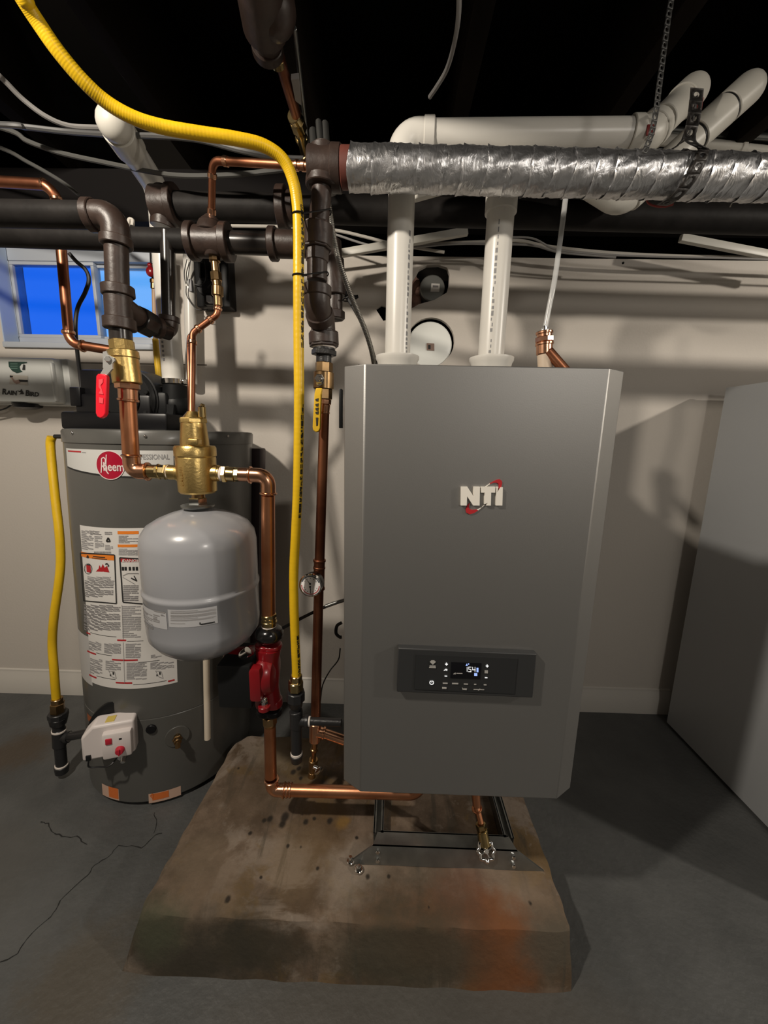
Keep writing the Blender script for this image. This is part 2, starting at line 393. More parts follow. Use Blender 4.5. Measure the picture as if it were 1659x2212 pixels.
mb.add([(WX1, WY, ZT), (XR, WY, ZT), (XR, WY+.02, ZT), (WX1, WY+.02, ZT)], [(0, 1, 2, 3)])
wall = struct('wall_back', mb, WALLM)
# thin dark line along the drywall joint under the window
struct('joint', MB().bx((-1.36, WY-.0015, 1.372), (-.69, WY+.001, 1.3755)), M('dark_joint_line', (.10, .085, .07), .9), wall)
# dark foundation and rim behind the drywall
fb = MB(); FY = WY+.16
fb.bx((XL, FY, -.1), (WX0-.35, FY+.1, CZ)); fb.bx((WX1+.03, FY, -.1), (XR, FY+.1, CZ))
fb.bx((WX0-.35, FY, -.1), (WX1+.03, FY+.1, WZ0-.04)); fb.bx((WX0-.35, FY-.0, 1.80), (WX1+.03, FY+.1, CZ))
struct('wall_foundation', fb, M('dark_foundation', (.007, .006, .005), .95))
struct('wall_left', MB().bx((XL-.1, YB, 0), (XL, FY+.1, CZ)), WALLM)
struct('wall_right', MB().bx((XR, YB, 0), (XR+.1, FY+.1, CZ)), WALLM)
struct('wall_front', MB().bx((XL, YB-.1, 0), (XR, YB, CZ)), M('darkened_unseen_wall', (.13, .12, .11), .85))  # unseen wall, colour darkened so the boiler front reflects less
ceil = struct('ceiling', MB().bx((XL, YB, CZ), (XR, FY+.1, CZ+.05)), BLACKW)
jx = -.66
k = -4
while -.66+.398*k < XR:
    x = -.66+.398*k; k += 1
    if x < XL: continue
    struct('joist', MB().bx((x, YB, 1.95), (x+.042, FY, CZ), .003), DARKW, ceil)
struct('trim_1', MB().bx((XL, 1.42, 1.80), (XR, 1.48, 1.95)), M('black_beam_paint', (.008, .007, .007), .8))
# baseboard (profiled), in two runs either side of what hides it
bb = MB(); prof = [(0, 0), (.014, 0), (.014, .078), (.010, .084), (.010, .092), (.006, .098), (.006, .108), (0, .112)]
for xa, xb in ((XL, 1.19),):
    n = len(prof); vs = [(xa, WY-a, z) for a, z in prof]+[(xb, WY-a, z) for a, z in prof]
    bb.add(vs, [(i, i+1, i+1+n, i+n) for i in range(n-1)]+[tuple(range(n)), tuple(range(2*n-1, n-1, -1))])
struct('baseboard_back', bb, TRIMM)
# window
GY = WY+.085
win = thing('window_1', (-1.14, GY, WZ0), 'white vinyl basement slider window with two sky-tinted panes', 'window'); del win['category']; del win['label']; win['kind'] = 'structure'
f = MB(); A = W(32, 560, GY); B_ = W(362, 738, GY)
x0, x1 = WX0+.004, WX1-.004; z0, z1 = WZ0+.002, 1.795
p1a, p1b = W(50, 722, GY-.02), W(197, 575, GY-.02); p2a, p2b = W(215, 722, GY-.02), W(360, 580, GY-.02)
gz0, gz1 = p1a.z, p1b.z
f.bx((x0, GY-.03, z0), (x1, GY+.03, gz0-.012), .003); f.bx((x0, GY-.03, gz1+.012), (x1, GY+.03, z1), .003)
f.bx((x0, GY-.03, gz0-.012), (p1a.x-.012, GY+.03, gz1+.012), .003); f.bx((min(p2b.x+.012, x1-.012), GY-.03, gz0-.012), (x1, GY+.03, gz1+.012), .003)
struct('window_frame', f, VINYL, win)
for nm, (ax, bx_), gm, yo in (('sash', (p1a.x, p1b.x), GLASSL, -.012), ('sash', (p2a.x, min(p2b.x, x1-.024)), GLASSR, .008)):
    m_ = MB(); t = .012
    m_.bx((ax-t, GY-.014+yo, gz0-t), (bx_+t, GY+.014+yo, gz0), .002); m_.bx((ax-t, GY-.014+yo, gz1), (bx_+t, GY+.014+yo, gz1+t), .002)
    m_.bx((ax-t, GY-.014+yo, gz0), (ax, GY+.014+yo, gz1), .002); m_.bx((bx_, GY-.014+yo, gz0), (bx_+t, GY+.014+yo, gz1), .002)
    s_ = struct('sash', m_, VINYL, win)
    struct('pane', MB().bx((ax-.002, GY-.003+yo, gz0-.002), (bx_+.002, GY+.001+yo, gz1+.002)), gm, s_)
struct('window_jamb', MB().bx((WX0, WY-.004, WZ0+.004), (WX0+.004, GY-.03, 1.795)).bx((WX1-.004, WY-.004, WZ0+.004), (WX1, GY-.03, 1.795)), M('skylit_blue_jamb', (.42, .52, .68), .4), win)  # skylight on the reveal is put into the blue jamb colour
struct('window_sill', MB().bx((WX0, WY-.012, WZ0-.016), (WX1, GY-.03, WZ0+.004), .003), VINYL, win)

# ================================================================== CONCRETE PAD
def pad():
    bm = bmesh.new(); nx, ny, nz = 46, 30, 8; x0, x1, y0, y1, zt = -.535, .404, .622, 1.185, .12
    def shape(u, v, w):
        x = x0-.018*(1-v)+(x1-x0+.018*(1-v))*u; y = y0+(y1-y0)*v; z = zt*w
        x += .034*w*(1-u)**10 - .002*w*u**10; y += .030*w*(1-v)**12 - .02*w*v**10   # battered faces
        for (cu, cv) in ((0, 1), (0, 0), (1, 0), (1, 1)):
            d = sqrt(((u-cu)*(x1-x0))**2+((v-cv)*(y1-y0))**2)
            if d < .06:
                k = (1-d/.06)**2*(.03 if cv == 1 else .004); x += k*(1 if cu == 0 else -1); y += k*(1 if cv == 0 else -1); z -= k*.35*w
        j = .0011
        x += j*(sin(17*v*3+w*6)+sin(41*v+2)); y += j*(sin(23*u*2+w*5)+.6*sin(61*u+1)); 
        if w > .5:
            e = min(u*(x1-x0), (1-u)*(x1-x0), v*(y1-y0), (1-v)*(y1-y0)); z -= max(0, .008-e)*.5
            z += .0012*sin(31*u+7*v)+.001*sin(19*v-11*u)
        return V((x, y, max(z, 0)))
    mb = MB(); idx = {}
    def vi(i, j, k):
        key = (i, j, k)
        if key not in idx: idx[key] = len(mb.v); mb.v.append(shape(i/nx, j/ny, k/nz))
        return idx[key]
    for i in range(nx):
        for j in range(ny): mb.f.append((vi(i, j, nz), vi(i+1, j, nz), vi(i+1, j+1, nz), vi(i, j+1, nz)))
    for k_ in range(nz):
        for i in range(nx):
            mb.f.append((vi(i, 0, k_), vi(i+1, 0, k_), vi(i+1, 0, k_+1), vi(i, 0, k_+1))); mb.f.append((vi(i, ny, k_), vi(i, ny, k_+1), vi(i+1, ny, k_+1), vi(i+1, ny, k_)))
        for j in range(ny):
            mb.f.append((vi(0, j, k_), vi(0, j, k_+1), vi(0, j+1, k_+1), vi(0, j+1, k_))); mb.f.append((vi(nx, j, k_), vi(nx, j+1, k_), vi(nx, j+1, k_+1), vi(nx, j, k_+1)))
    return mb
spots = []
def sp(px, py, r, col, amt, sc=(1, 1, 1), wob=.05, z=.12):
    p = WZ(px, py, z) if z is not None else W(px, py, .63); spots.append((tuple(p), r, col, amt, sc, wob))
sp(760, 1880, .10, (.30, .25, .20), .55, wob=.1); sp(1130, 1960, .13, (.27, .20, .14), .5, wob=.12); sp(1010, 1950, .16, (.26, .19, .14), .35, wob=.14)
sp(1000, 2010, .16, (.20, .07, .018), .6, (.8, 1.4, 1), .14); sp(860, 2000, .14, (.16, .07, .025), .5, (1, 1.5, 1), .14)
sp(1080, 2080, .13, (.17, .055, .012), .85, (1.2, 1, .8), .10, None); sp(1000, 1925, .09, (.13, .05, .025), .5, (1, 1, 1), .1)
sp(430, 2060, .22, (.024, .021, .013), .9, (.8, 1, 1.9), .10, None); sp(890, 2070, .20, (.040, .038, .024), .85, (.8, 1, 1.7), .10, None); sp(560, 2055, .12, (.03, .025, .015), .7, (.8, 1, 1.8), .10, None)
sp(1190, 2060, .09, (.06, .055, .04), .7, (1, 1, 1), .08, None); sp(330, 2020, .09, (.05, .055, .03), .75, (1, 1, 1), .1, None); sp(330, 2110, .05, (.01, .009, .008), .9, (1, 1, 2), .05, None)
sp(700, 1780, .11, (.10, .055, .018), .6, wob=.12); sp(740, 1775, .03, (.24, .13, .025), .7, wob=.05); sp(640, 1850, .12, (.20, .14, .08), .4, wob=.15)
sp(560, 1700, .16, (.085, .055, .03), .5, wob=.15)
sp(640, 1610, .16, (.14, .10, .045), .5, wob=.12); sp(450, 1900, .12, (.19, .135, .09), .45, wob=.15); sp(420, 1850, .1, (.08, .06, .035), .4, wob=.15)
for (x, y, r) in ((615, 1765, .016), (610, 1780, .013), (582, 1768, .011), (570, 1772, .008), (660, 1775, .010), (678, 1768, .007), (712, 1772, .011), (770, 1810, .006), (622, 1828, .006), (650, 1830, .005), (540, 1800, .007),
                  (492, 1942, .009), (686, 1876, .006), (563, 1896, .005), (634, 1668, .012), (645, 1660, .010), (650, 1682, .008), (1145, 1950, .006), (795, 1892, .008), (840, 1895, .006), (515, 1660, .006), (925, 1960, .004)):
    sp(x, y, r, (.016, .011, .006), .95, (1, .8, 1), .012)
tag(obj('concrete_pad', pad(), stain_mat('stained_concrete', (.185, .132, .092), (.085, .058, .037), spots, .9, 13, True), origin=(0, 0, 0), sharp=50),
    'low stained concrete pad on the grey floor under the boiler', 'pad')

# ================================================================== BOILER
bo = thing('wall_boiler', (.147, .85, .435), 'large graphite grey boiler with chamfered front and small digital panel', 'boiler')
ZB0, ZB1, BF = .437, 1.243, .66
obj('casing', MB().bx((-.078, .722, ZB0+.004), (.371, 1.03, ZB1-.003), .004), BOILS, bo)
cv = MB().prism([(-.047, BF, ZB0), (.340, BF, ZB0), (.377, .686, ZB0), (.377, .722, ZB0), (-.083, .722, ZB0), (-.083, .686, ZB0)], (0, 0, ZB1-ZB0))
cover = obj('front_cover', cv, BOILC, bo, sharp=15)
bv = cover.modifiers.new('edge', 'BEVEL'); bv.width = .0018; bv.segments = 2; bv.limit_method = 'ANGLE'; bv.angle_limit = radians(20)
q = 12.76
def lp(pts): return [(980+x/q, 1020+y/q) for x, y in pts]
for pl in ([(205, 405), (380, 405), (545, 660), (552, 405), (725, 405), (715, 920), (540, 920), (372, 665), (360, 920), (200, 920)],
           [(755, 405), (1150, 405), (1145, 565), (1035, 565), (1025, 920), (890, 920), (940, 845), (848, 885), (855, 565), (755, 565)],
           [(1182, 405), (1235, 405), (1200, 555), (1300, 420), (1356, 420), (1342, 920), (1166, 920)]):
    m_ = MB(); ppoly(m_, lp(pl), BF-.005, BF+.001); obj('logo_letter', m_, LETTER, bo, 'raised silver letter', sharp=30)
for pl in ([(1000, 330), (1000, 312), (1180, 212), (1270, 195), (1330, 240), (1337, 310), (1312, 410), (1222, 530), (1250, 400), (1240, 325), (1195, 292), (1110, 288)],
           [(440, 850), (372, 920), (335, 1040), (350, 1120), (440, 1160), (560, 1130), (680, 1050), (640, 1032), (500, 1042), (432, 1010), (420, 950)]):
    m_ = MB(); ppoly(m_, lp(pl), BF-.0022, BF+.001); obj('logo_swoosh', m_, REDL, bo, 'red curved swoosh of the logo')
m_ = MB(); ppoly(m_, lp([(870, 400), (1000, 312), (1000, 330), (890, 400)]), BF-.0018, BF+.001); obj('logo_line', m_, LETTER, bo)
m_ = MB(); ppoly(m_, lp([(640, 1032), (830, 925), (850, 915), (680, 1052)]), BF-.0018, BF+.001)
obj('logo_line', m_, LETTER, bo)
cp = MB(); ppoly(cp, [(860, 1400), (1160, 1413), (1151, 1508), (857, 1495)], BF-.014, BF+.001)
cpo = obj('control_panel', cp, PANELB, bo, 'charcoal control panel', sharp=20); b2 = cpo.modifiers.new('edge', 'BEVEL'); b2.width = .002; b2.segments = 2
d_ = MB(); ppoly(d_, [(899, 1414), (1118, 1423), (1111, 1499), (895, 1489)], BF-.0155, BF-.013); obj('touch_plate', d_, PANELI, cpo)
YP_ = BF-.0165
d_ = MB(); ppoly(d_, [(975, 1431), (1040, 1433), (1037, 1467), (973, 1465)], YP_, BF-.015); obj('display', d_, LCD, cpo)
def pr(lst, mat, nm, y=YP_-.0006):
    m_ = MB()
    for pl in lst: ppoly(m_, pl, y, y+.0008)
    return obj(nm, m_, mat, cpo)
def R4(x0, y0, x1, y1): return [(x0, y0), (x1, y0+(x1-x0)*.03), (x1, y1+(x1-x0)*.03), (x0, y1)]
seg = [R4(1008.5, 1441, 1009.7, 1451)]
seg += [R4(1012, 1440.6, 1018.5, 1441.8), R4(1012, 1441, 1013.2, 1446), R4(1012, 1445.3, 1018, 1446.5), R4(1016.8, 1446, 1018, 1451.5), R4(1011.5, 1450.5, 1018, 1451.7)]
seg += [R4(1020.5, 1441, 1021.7, 1447), R4(1020.5, 1446.5, 1027.5, 1447.7), R4(1025.6, 1441, 1026.8, 1452)]
pr(seg, LCDW, 'digits'); pr([R4(1029.5, 1443, 1033.5, 1452), R4(1024.5, 1454.5, 1031, 1460)], LCDB, 'bar_symbol')
pr([[(1006, 1438.5), (1008.5, 1433.5), (1010.5, 1438.5)], R4(1011, 1433.5, 1013.5, 1435.5)], LCDB, 'flame_symbol'); pr([R4(986, 1454, 999, 1455.5), [(979, 1456.5), (984, 1453), (985, 1456.5)]], KEYW, 'level_symbol')
pr([[(928.5, 1430), (932, 1427), (938, 1427), (941.5, 1430), (935, 1436)], R4(928, 1438, 941, 1440), R4(927, 1441, 941.5, 1443)], KEYW, 'wifi_symbol')
pr([R4(963.5, 1432, 965.5, 1438), R4(961.5, 1434.2, 967.5, 1435.8), R4(1051.5, 1436, 1053.5, 1442), R4(1049.5, 1438.2, 1055.5, 1439.8), R4(960.5, 1460, 966, 1461.6), R4(1047.5, 1463.5, 1053, 1465),
    [(958.5, 1449), (963, 1445), (966.5, 1446), (966, 1449.5), (963, 1448)]], LCDW, 'plus_key')
pr([R4(1047, 1448.5, 1054, 1454.5), R4(956.5, 1475, 967, 1477.2), R4(976.5, 1475.6, 990, 1478), R4(1002, 1477, 1011, 1479), R4(1024, 1477.5, 1029, 1479.5), R4(1045, 1478.5, 1051, 1480.5),
    R4(955, 1484.5, 964.5, 1488), [(998, 1485), (1001, 1488), (1008.5, 1488), (1008, 1491), (999, 1490)], R4(1023, 1489, 1046, 1490.3), [(1032, 1491), (1037, 1488), (1038, 1489), (1034, 1492)]], KEYW, 'menu_key')
pb = W(932.5, 1474.5, YP_); m_ = MB()
for i in range(20):
    a0, a1 = radians(110+320*i/20), radians(110+320*(i+1)/20)
    m_.prism([(pb.x+r*cos(a), YP_-.0006, pb.z+r*sin(a)) for r, a in ((.0028, a0), (.0042, a0), (.0042, a1), (.0028, a1))], (0, .0008, 0))
m_.bx((pb.x-.0005, YP_-.0006, pb.z), (pb.x+.0005, YP_, pb.z+.0042)); obj('power_button', m_, LCDW, cpo)
obj('side_latch', MB().bx(W(732, 840, .80), W(741, 925, .815), .001), BLKM, bo, 'black latch plate on the side')
obj('top_screw', MB().ball((W(776, 780, .70).x, .70, ZB1+.002), .004, 10), CHROME, bo)
for vx in (858.5, 1062):
    c = W(vx, 770, .95); c = V((c.x, .95, ZB1-.004))
    obj('vent_collar', MB().lathe(c, (0, 0, 1), [(0, .036), (.018, .038), (.058, .046), (.064, .0495), (.070, .0495), (.070, .046), (.058, .043), (.02, .034), (.02, .02)], 36), PVC, bo, 'white flared plastic collar on the top')
obj('side_inlet', MB().cyl((-.083, .82, .575), (-.075, .82, .575), .03), BLKM, bo)
obj('side_gasket', MB().bx((-.0835, .74, .455), (-.0775, .80, .60), .001), BLKM, bo)
obj('clear_dome', MB().lathe(V((W(1125, 785, .93).x, .90, ZB1-.003)), (0, 0, 1), [(0, .055), (.008, .05), (.014, .035), (.016, .01)], 28), CLEART, bo)  # low clear dome for the shiny plastic sheet on top

# stand on the pad
st = thing('boiler_stand', (.15, .85, .12), 'low galvanised steel channel stand on concrete pad beneath boiler', 'stand')
z0 = .121; fl, fr = WZ(750, 1874, z0), WZ(1178, 1890, z0); tl, tr_ = WZ(815, 1836, .163), WZ(1112, 1852, .163)
yf = .766
fp = MB().prism([(fl.x, yf, z0), (fr.x, yf, z0), (tr_.x+.012, yf+.012, z0+.040), (tl.x-.012, yf+.012, z0+.040)], (0, .004, 0))
fp.prism([(tl.x-.012, yf+.012, z0+.040), (tr_.x+.012, yf+.012, z0+.040), (tr_.x, yf+.05, z0+.040), (tl.x, yf+.05, z0+.040)], (0, 0, -.004))
fp.bx((tl.x, yf+.047, z0), (tr_.x, yf+.051, z0+.040))
obj('front_channel', fp, STEEL, st)
for x in (WZ(816, 1835, .161).x, WZ(1112, 1852, .161).x):
    m_ = MB(); m_.bx((x-.012, yf+.045, z0), (x-.0095, 1.13, z0+.040)); m_.bx((x+.0095, yf+.045, z0), (x+.012, 1.13, z0+.040)); m_.bx((x-.012, yf+.045, z0), (x+.012, 1.13, z0+.0025))
    for s_ in (-1, 1): m_.bx((x+s_*.012-.001 if s_ < 0 else x+.006, yf+.045, z0+.0375), (x-.006 if s_ < 0 else x+.013, 1.13, z0+.040))
    obj('side_rail', m_, STEEL, st)
    m2 = MB(); m2.bx((x-.02, 1.06, z0), (x+.02, 1.10, 1.15)); m2.bx((x-.02, 1.025, 1.10), (x+.02, 1.06, 1.14)); m2.bx((x-.02, 1.025, .50), (x+.02, 1.06, .54)); obj('upright', m2, STEEL, st)
    for oz, oy in ((.012, .006), (.030, .012)): obj('foot_bolt', MB().cyl((x, yf+oy, z0+oz), (x, yf+oy-.010, z0+oz+.002), .005, n=6), CHROME, st)
obj('rear_channel', MB().bx((tl.x-.03, 1.10, z0), (tr_.x+.03, 1.14, z0+.041)), STEEL, st)
p = WZ(775, 1880, .122); obj('anchor_bolt', MB().cyl(p, p+V((0, 0, .006)), .010, n=20).cyl(p+V((0, 0, .005)), p+V((0, 0, .013)), .006, n=6), CHROME, st)
p = WZ(757, 1862, .122); obj('anchor_bolt', MB().cyl(p, p+V((0, 0, .005)), .009, n=20).cyl(p+V((0, 0, .005)), p+V((0, 0, .016)), .005, n=6), CHROME, st)

# ================================================================== WATER HEATER
aL, aR = ray(134, 935), ray(545, 945); tL, tR = atan2(aL.x, aL.y), atan2(aR.x, aR.y)
HY = 1.25; ha, hm = (tR-tL)/2, (tR+tL)/2; hd = HY/cos(hm); HR = hd*sin(ha); HC = V((HY*math.tan(hm), HY, 0))
HT = 1.132
wh = thing('water_heater', HC, 'tall grey cylindrical gas water heater with white labels and black blower on top', 'water heater')
LEAN = .052            # the tank stands a little out of plumb, foot towards the window side
def hp(px, py):
    z = .6
    for _ in range(4):
        sh = V((-LEAN*(HT-z), 0, 0)); p, a = on_cyl(px, py, HC+sh, HR); z = p.z
    return p-sh, a
SHEAR.append((wh.name, LEAN, HT))
obj('jacket', MB().lathe(HC, (0, 0, 1), [(.010, HR*.97), (.02, HR), (.30, HR), (.302, HR-.0012), (.304, HR), (HT-.030, HR)], 96), HEATER, wh, sharp=25)
obj('top_cap', MB().lathe(HC+V((0, 0, HT-.036)), (0, 0, 1), [(0, HR-.001), (.001, HR+.003), (.030, HR+.003), (.036, HR-.001), (.038, HR-.02)], 96), HEATER, wh)
obj('base_ring', MB().lathe(HC, (0, 0, 1), [(0, HR*.94), (.012, HR*.94), (.014, HR*.90)], 64), BLKM, wh)
def cyl_patch(mb, a0, a1, z0, z1, c, r, n=None):
    n = n or max(1, int(abs(a1-a0)/.06)+1); vs = []
    for i in range(n+1):
        a = a0+(a1-a0)*i/n
        for z in (z0, z1): vs.append((c[0]+r*cos(a), c[1]+r*sin(a), z))
    mb.add(vs, [(2*i, 2*i+2, 2*i+3, 2*i+1) for i in range(n)])
def cyl_text(mb, s, px, py, hgt, c, r, fn, off=0., sx=1., rot=0.):
    p, a = fn(px, py); vs, fs = text(s, hgt, off); ca, sa = cos(rot), sin(rot)
    out = []
    for v in vs:
        x, y = v.x*sx, v.y; x, y = x*ca-y*sa, x*sa+y*ca
        aa = a + x/r; out.append((c[0]+r*cos(aa), c[1]+r*sin(aa), p.z+y))
    mb.add(out, fs)
def rp(mb, x0, y0, x1, y1, dr, c=HC, r=HR, fn=hp):
    ym = (y0+y1)/2; a0 = fn(x0, ym)[1]; a1 = fn(x1, ym)[1]; xm = (x0+x1)/2
    cyl_patch(mb, a0, a1, fn(xm, y0)[0].z, fn(xm, y1)[0].z, c, r+dr)
# brand band
band = MB(); n = 24; vs = []
aa0, aa1 = hp(146, 1000)[1], hp(375, 1000)[1]; ztop = hp(200, 971)[0].z; zb0 = hp(150, 1008)[0].z; zbm = hp(290, 1030)[0].z
for i in range(n+1):
    u = i/n; a = aa0+(aa1-aa0)*u; zb = zb0+(zbm-zb0)*sin(min(u*1.25, 1)*pi/2)
    for z in (ztop, zb): vs.append((HC.x+(HR+.0008)*cos(a), HC.y+(HR+.0008)*sin(a), z))
band.add(vs, [(2*i, 2*i+2, 2*i+3, 2*i+1) for i in range(n)])
bl = obj('brand_band', band, M('pale_grey_label', (.60, .60, .58), .4), wh, 'pale band label near the top', sharp=80)
vs2 = []; edge = MB()
for i in range(n+1):
    z = vs[2*i+1][2]; x, y = vs[2*i+1][:2]; vs2 += [(x, y, z+.001), (x, y, z-.0035)]
edge.add(vs2, [(2*i, 2*i+2, 2*i+3, 2*i+1) for i in range(n)]); obj('band_edge', edge, TXTB, bl)
t_ = MB(); cyl_text(t_, 'PROFESSIONAL', 322, 987.5, .0185, HC, HR+.0014, hp, .0003, .74); rp(t_, 178, 976.5, 186, 978.5, .0014)
obj('print', t_, M('band_grey_print', (.30, .30, .30), .5), bl)
t_ = MB(); rp(t_, 148, 973, 161, 976, .0014); rp(t_, 161, 974, 176, 977, .0014); obj('print', t_, REDL, bl)
bp_, ba = hp(238, 1005); bd = MB(); bn = V((cos(ba), sin(ba), 0)); bu = V((-sin(ba), cos(ba), 0))
def disc_on(mb, r0, r1, dr):
    vs = []; n = 40
    for i in range(n):
        for r in (r0, r1):
            x, z = r*cos(2*pi*i/n), r*sin(2*pi*i/n); a = ba+x/HR; vs.append((HC.x+(HR+dr)*cos(a), HC.y+(HR+dr)*sin(a), bp_.z+z))
    mb.add(vs, [(2*i, 2*((i+1) % n), 2*((i+1) % n)+1, 2*i+1) for i in range(n)])
disc_on(bd, 0.0001, .0365, .0016); badge = obj('brand_badge', bd, CRIMSON, wh, 'round crimson badge with pale lettering', sharp=80)
bd = MB(); disc_on(bd, .0352, .0372, .0022); obj('badge_rim', bd, PINKW, badge, sharp=80)
t_ = MB(); cyl_text(t_, 'heem', 246, 1009, .031, HC, HR+.0024, hp, .0006, .78)
def stroke(mb, pts, w):
    fine = [pts[0]]
    for (x, y), (X, Y) in zip(pts, pts[1:]):
        k_ = max(1, int(math.hypot(X-x, Y-y)/7)); fine += [(x+(X-x)*i/k_, y+(Y-y)*i/k_) for i in range(1, k_+1)]
    for (x, y), (X, Y) in zip(fine, fine[1:]):
        d = V((X-x, Y-y)).normalized(); s_ = V((-d.y, d.x))*w; q_ = []
        for (a, b) in ((x+s_.x, y+s_.y), (X+s_.x, Y+s_.y), (X-s_.x, Y-s_.y), (x-s_.x, y-s_.y)):
            p, an = hp(a, b); q_.append((HC.x+(HR+.0024)*cos(an), HC.y+(HR+.0024)*sin(an), p.z))
        mb.add(q_, [(0, 1, 2, 3)])
stroke(t_, [(220, 1021), (221, 1005), (221, 990), (226, 988), (229, 992), (229, 1000), (225, 1006), (221, 1007)], 1.15); stroke(t_, [(223, 1006), (236, 1024)], 1.15); stroke(t_, [(231, 982), (230, 1013)], 1.05)
obj('badge_lettering', t_, PINKW, badge, sharp=80)
# instruction label
lb = MB(); a0 = hp(168, 1140)[1]; a0b = hp(203, 1450)[1]; a1 = hp(383, 1455)[1]; z1 = hp(230, 1140)[0].z; z0_ = hp(300, 1487)[0].z; zr = hp(383, 1424)[0].z
aS = (a0+a0b)/2
cyl_patch(lb, aS, a1, z1, z0_, HC, HR+.0008, 20)
lab = obj('instruction_label', lb, LABELW, wh, 'large white instruction label', sharp=80)
l2 = MB(); cyl_patch(l2, hp(163, 1420)[1], aS+.01, hp(190, 1375)[0].z, hp(190, 1475)[0].z, HC, HR+.0005); obj('side_label', l2, M('pale_side_label', (.48, .47, .46), .5), wh, sharp=80)
tg, tl_, tb, to, trd, tw = MB(), MB(), MB(), MB(), MB(), MB()
def lines(mb, x0, y0, x1, y1, n, fill=.75, dr=.0013, slope=.06, gap=.35):
    h = (y1-y0)/n
    for i in range(n):
        y = y0+i*h; x = x0; e = x1 if random.random() < .72 else x0+(x1-x0)*random.uniform(.35, .9)
        while x < e-2:
            w = min(random.uniform(5, 20), e-x); rp(mb, x, y, x+w*.93, y+h*(1-gap), dr); x += w
rnd = random
lines(tl_, 177, 1146, 205, 1172, 7); lines(tg, 196, 1147, 222, 1156, 3); lines(tl_, 205, 1158, 222, 1172, 4); lines(tl_, 178, 1172, 203, 1188, 4); lines(tl_, 206, 1173, 226, 1184, 5); lines(tg, 227, 1149, 243, 1156, 2)
lines(tl_, 228, 1177, 245, 1189, 4)
for i in range(15): rp(tg, 204+i*2.5, 1191, 205.6+i*2.5, 1195.5, .0013)
stroke(tb, [(231, 1169), (235, 1161), (239, 1169), (231, 1169)], 1.4)
rp(to, 254.5, 1147, 300, 1154, .0013); lines(tg, 257, 1157, 300, 1174, 6); rp(to, 255, 1176, 300, 1182, .0013); lines(tl_, 257, 1185, 300, 1200, 6)
def rect_frame(mb, x0, y0, x1, y1, w, slope=4):
    stroke(mb, [(x0, y0), (x1, y0+slope)], w); stroke(mb, [(x1, y0+slope), (x1+4, y1+slope)], w); stroke(mb, [(x1+4, y1+slope), (x0+7, y1-2)], w); stroke(mb, [(x0+7, y1-2), (x0, y0)], w)
rect_frame(tb, 175.5, 1194, 248.5, 1299, 1.1); rp(to, 177, 1197, 247, 1208, .0013)
rp(tb, 202, 1202, 228, 1204, .0017); rp(tb, 200, 1206, 232, 1207.4, .0017); stroke(tb, [(189, 1204), (191, 1199), (193, 1204), (189, 1204)], .8)
# pictograms: can in a ring, flames
c0 = (192, 1228)
stroke(tb, [(c0[0]+8*cos(2*pi*k/16), c0[1]+11*sin(2*pi*k/16)) for k in range(17)], .5); rp(trd, 188, 1221, 197, 1236, .0014); rp(tb, 188.5, 1219, 196, 1221, .0014)
for pl in ([(208, 1234), (214, 1228), (216, 1220), (219, 1227), (223, 1218), (227, 1226), (232, 1222), (237, 1236)],):
    q_ = []
    for (a, b) in pl:
        p, an = hp(a, b); q_.append((HC.x+(HR+.0016)*cos(an), HC.y+(HR+.0016)*sin(an), p.z))
    trd.add(q_, [tuple(range(len(q_)))])
stroke(tb, [(229, 1219), (232, 1216), (236, 1221), (234, 1223)], 1.1)
lines(tl_, 190, 1246, 240, 1254, 3); lines(tg, 184, 1254, 248, 1266, 4); lines(tg, 185, 1267, 246, 1290, 6)
rect_frame(tb, 259.5, 1204, 345, 1302, 1.2, 5); rp(trd, 261, 1206, 330, 1213.5, .0013); cyl_text(tw, 'DANGER', 286, 1211, .011, HC, HR+.0018, hp, .0002, 1.1)
stroke(tw, [(265, 1212.5), (267, 1208), (269, 1212.5), (265, 1212.5)], .7)
for x in (266, 272, 281, 289, 296): rp(tb, x-2.5, 1228-4, x+2.5, 1228+4, .0014)
stroke(tl_, [(266, 1243), (276, 1238), (300, 1238)], .6); stroke(tl_, [(266, 1246), (292, 1261)], .6); stroke(tb, [(284, 1248), (296, 1254)], 1.3); stroke(tb, [(290, 1243), (296, 1254)], .9)
lines(tg, 267, 1264, 300, 1299, 9)
lines(tg, 183, 1307, 261, 1362, 15, gap=.3); lines(tl_, 265, 1309, 305, 1378, 18)
for (x0, y0, x1) in ((188.5, 1366, 196), (254, 1381, 273), (190, 1408, 208), (243, 1424, 298), (194, 1459, 209), (251, 1473, 286), (363, 1468, 377)): rp(trd, x0, y0, x1, y0+3.2, .0016)
for (x0, y0, x1) in ((197, 1372, 252), (275, 1384, 310), (209, 1413, 242), (299, 1428, 345), (210, 1464, 250), (288, 1475, 360)): rp(tb, x0, y0, x1, y0+1, .0014)
for (x0, y0, x1, y1, n) in ((193, 1386, 220, 1405, 6), (226, 1390, 262, 1412, 8), (272, 1390, 305, 1422, 9), (326, 1414, 350, 1422, 3), (196, 1424, 222, 1455, 9), (229, 1427, 262, 1448, 5), (274, 1431, 318, 1468, 11), (325, 1430, 376, 1446, 5)): lines(tl_, x0, y0, x1, y1, n, gap=.3)
for (x, y) in ((242, 1455), (342, 1455)): rect_frame(tl_, x-6, y-7, x+6, y+8, .4, 1); rp(tb, x-4, y+1, x-1, y+5, .0014); rp(tb, x+2, y-4, x+5, y+2, .0014)
for (x, ya, yb) in ((264, 1306, 1380), (267, 1386, 1475)): stroke(tl_, [(x, ya), (x+3, yb)], .4)
for m_, mt in ((tg, TXT), (tl_, TXTL), (tb, TXTB), (to, ORANGE), (trd, REDL), (tw, LABELW)): obj('print', m_, mt, lab, sharp=80)
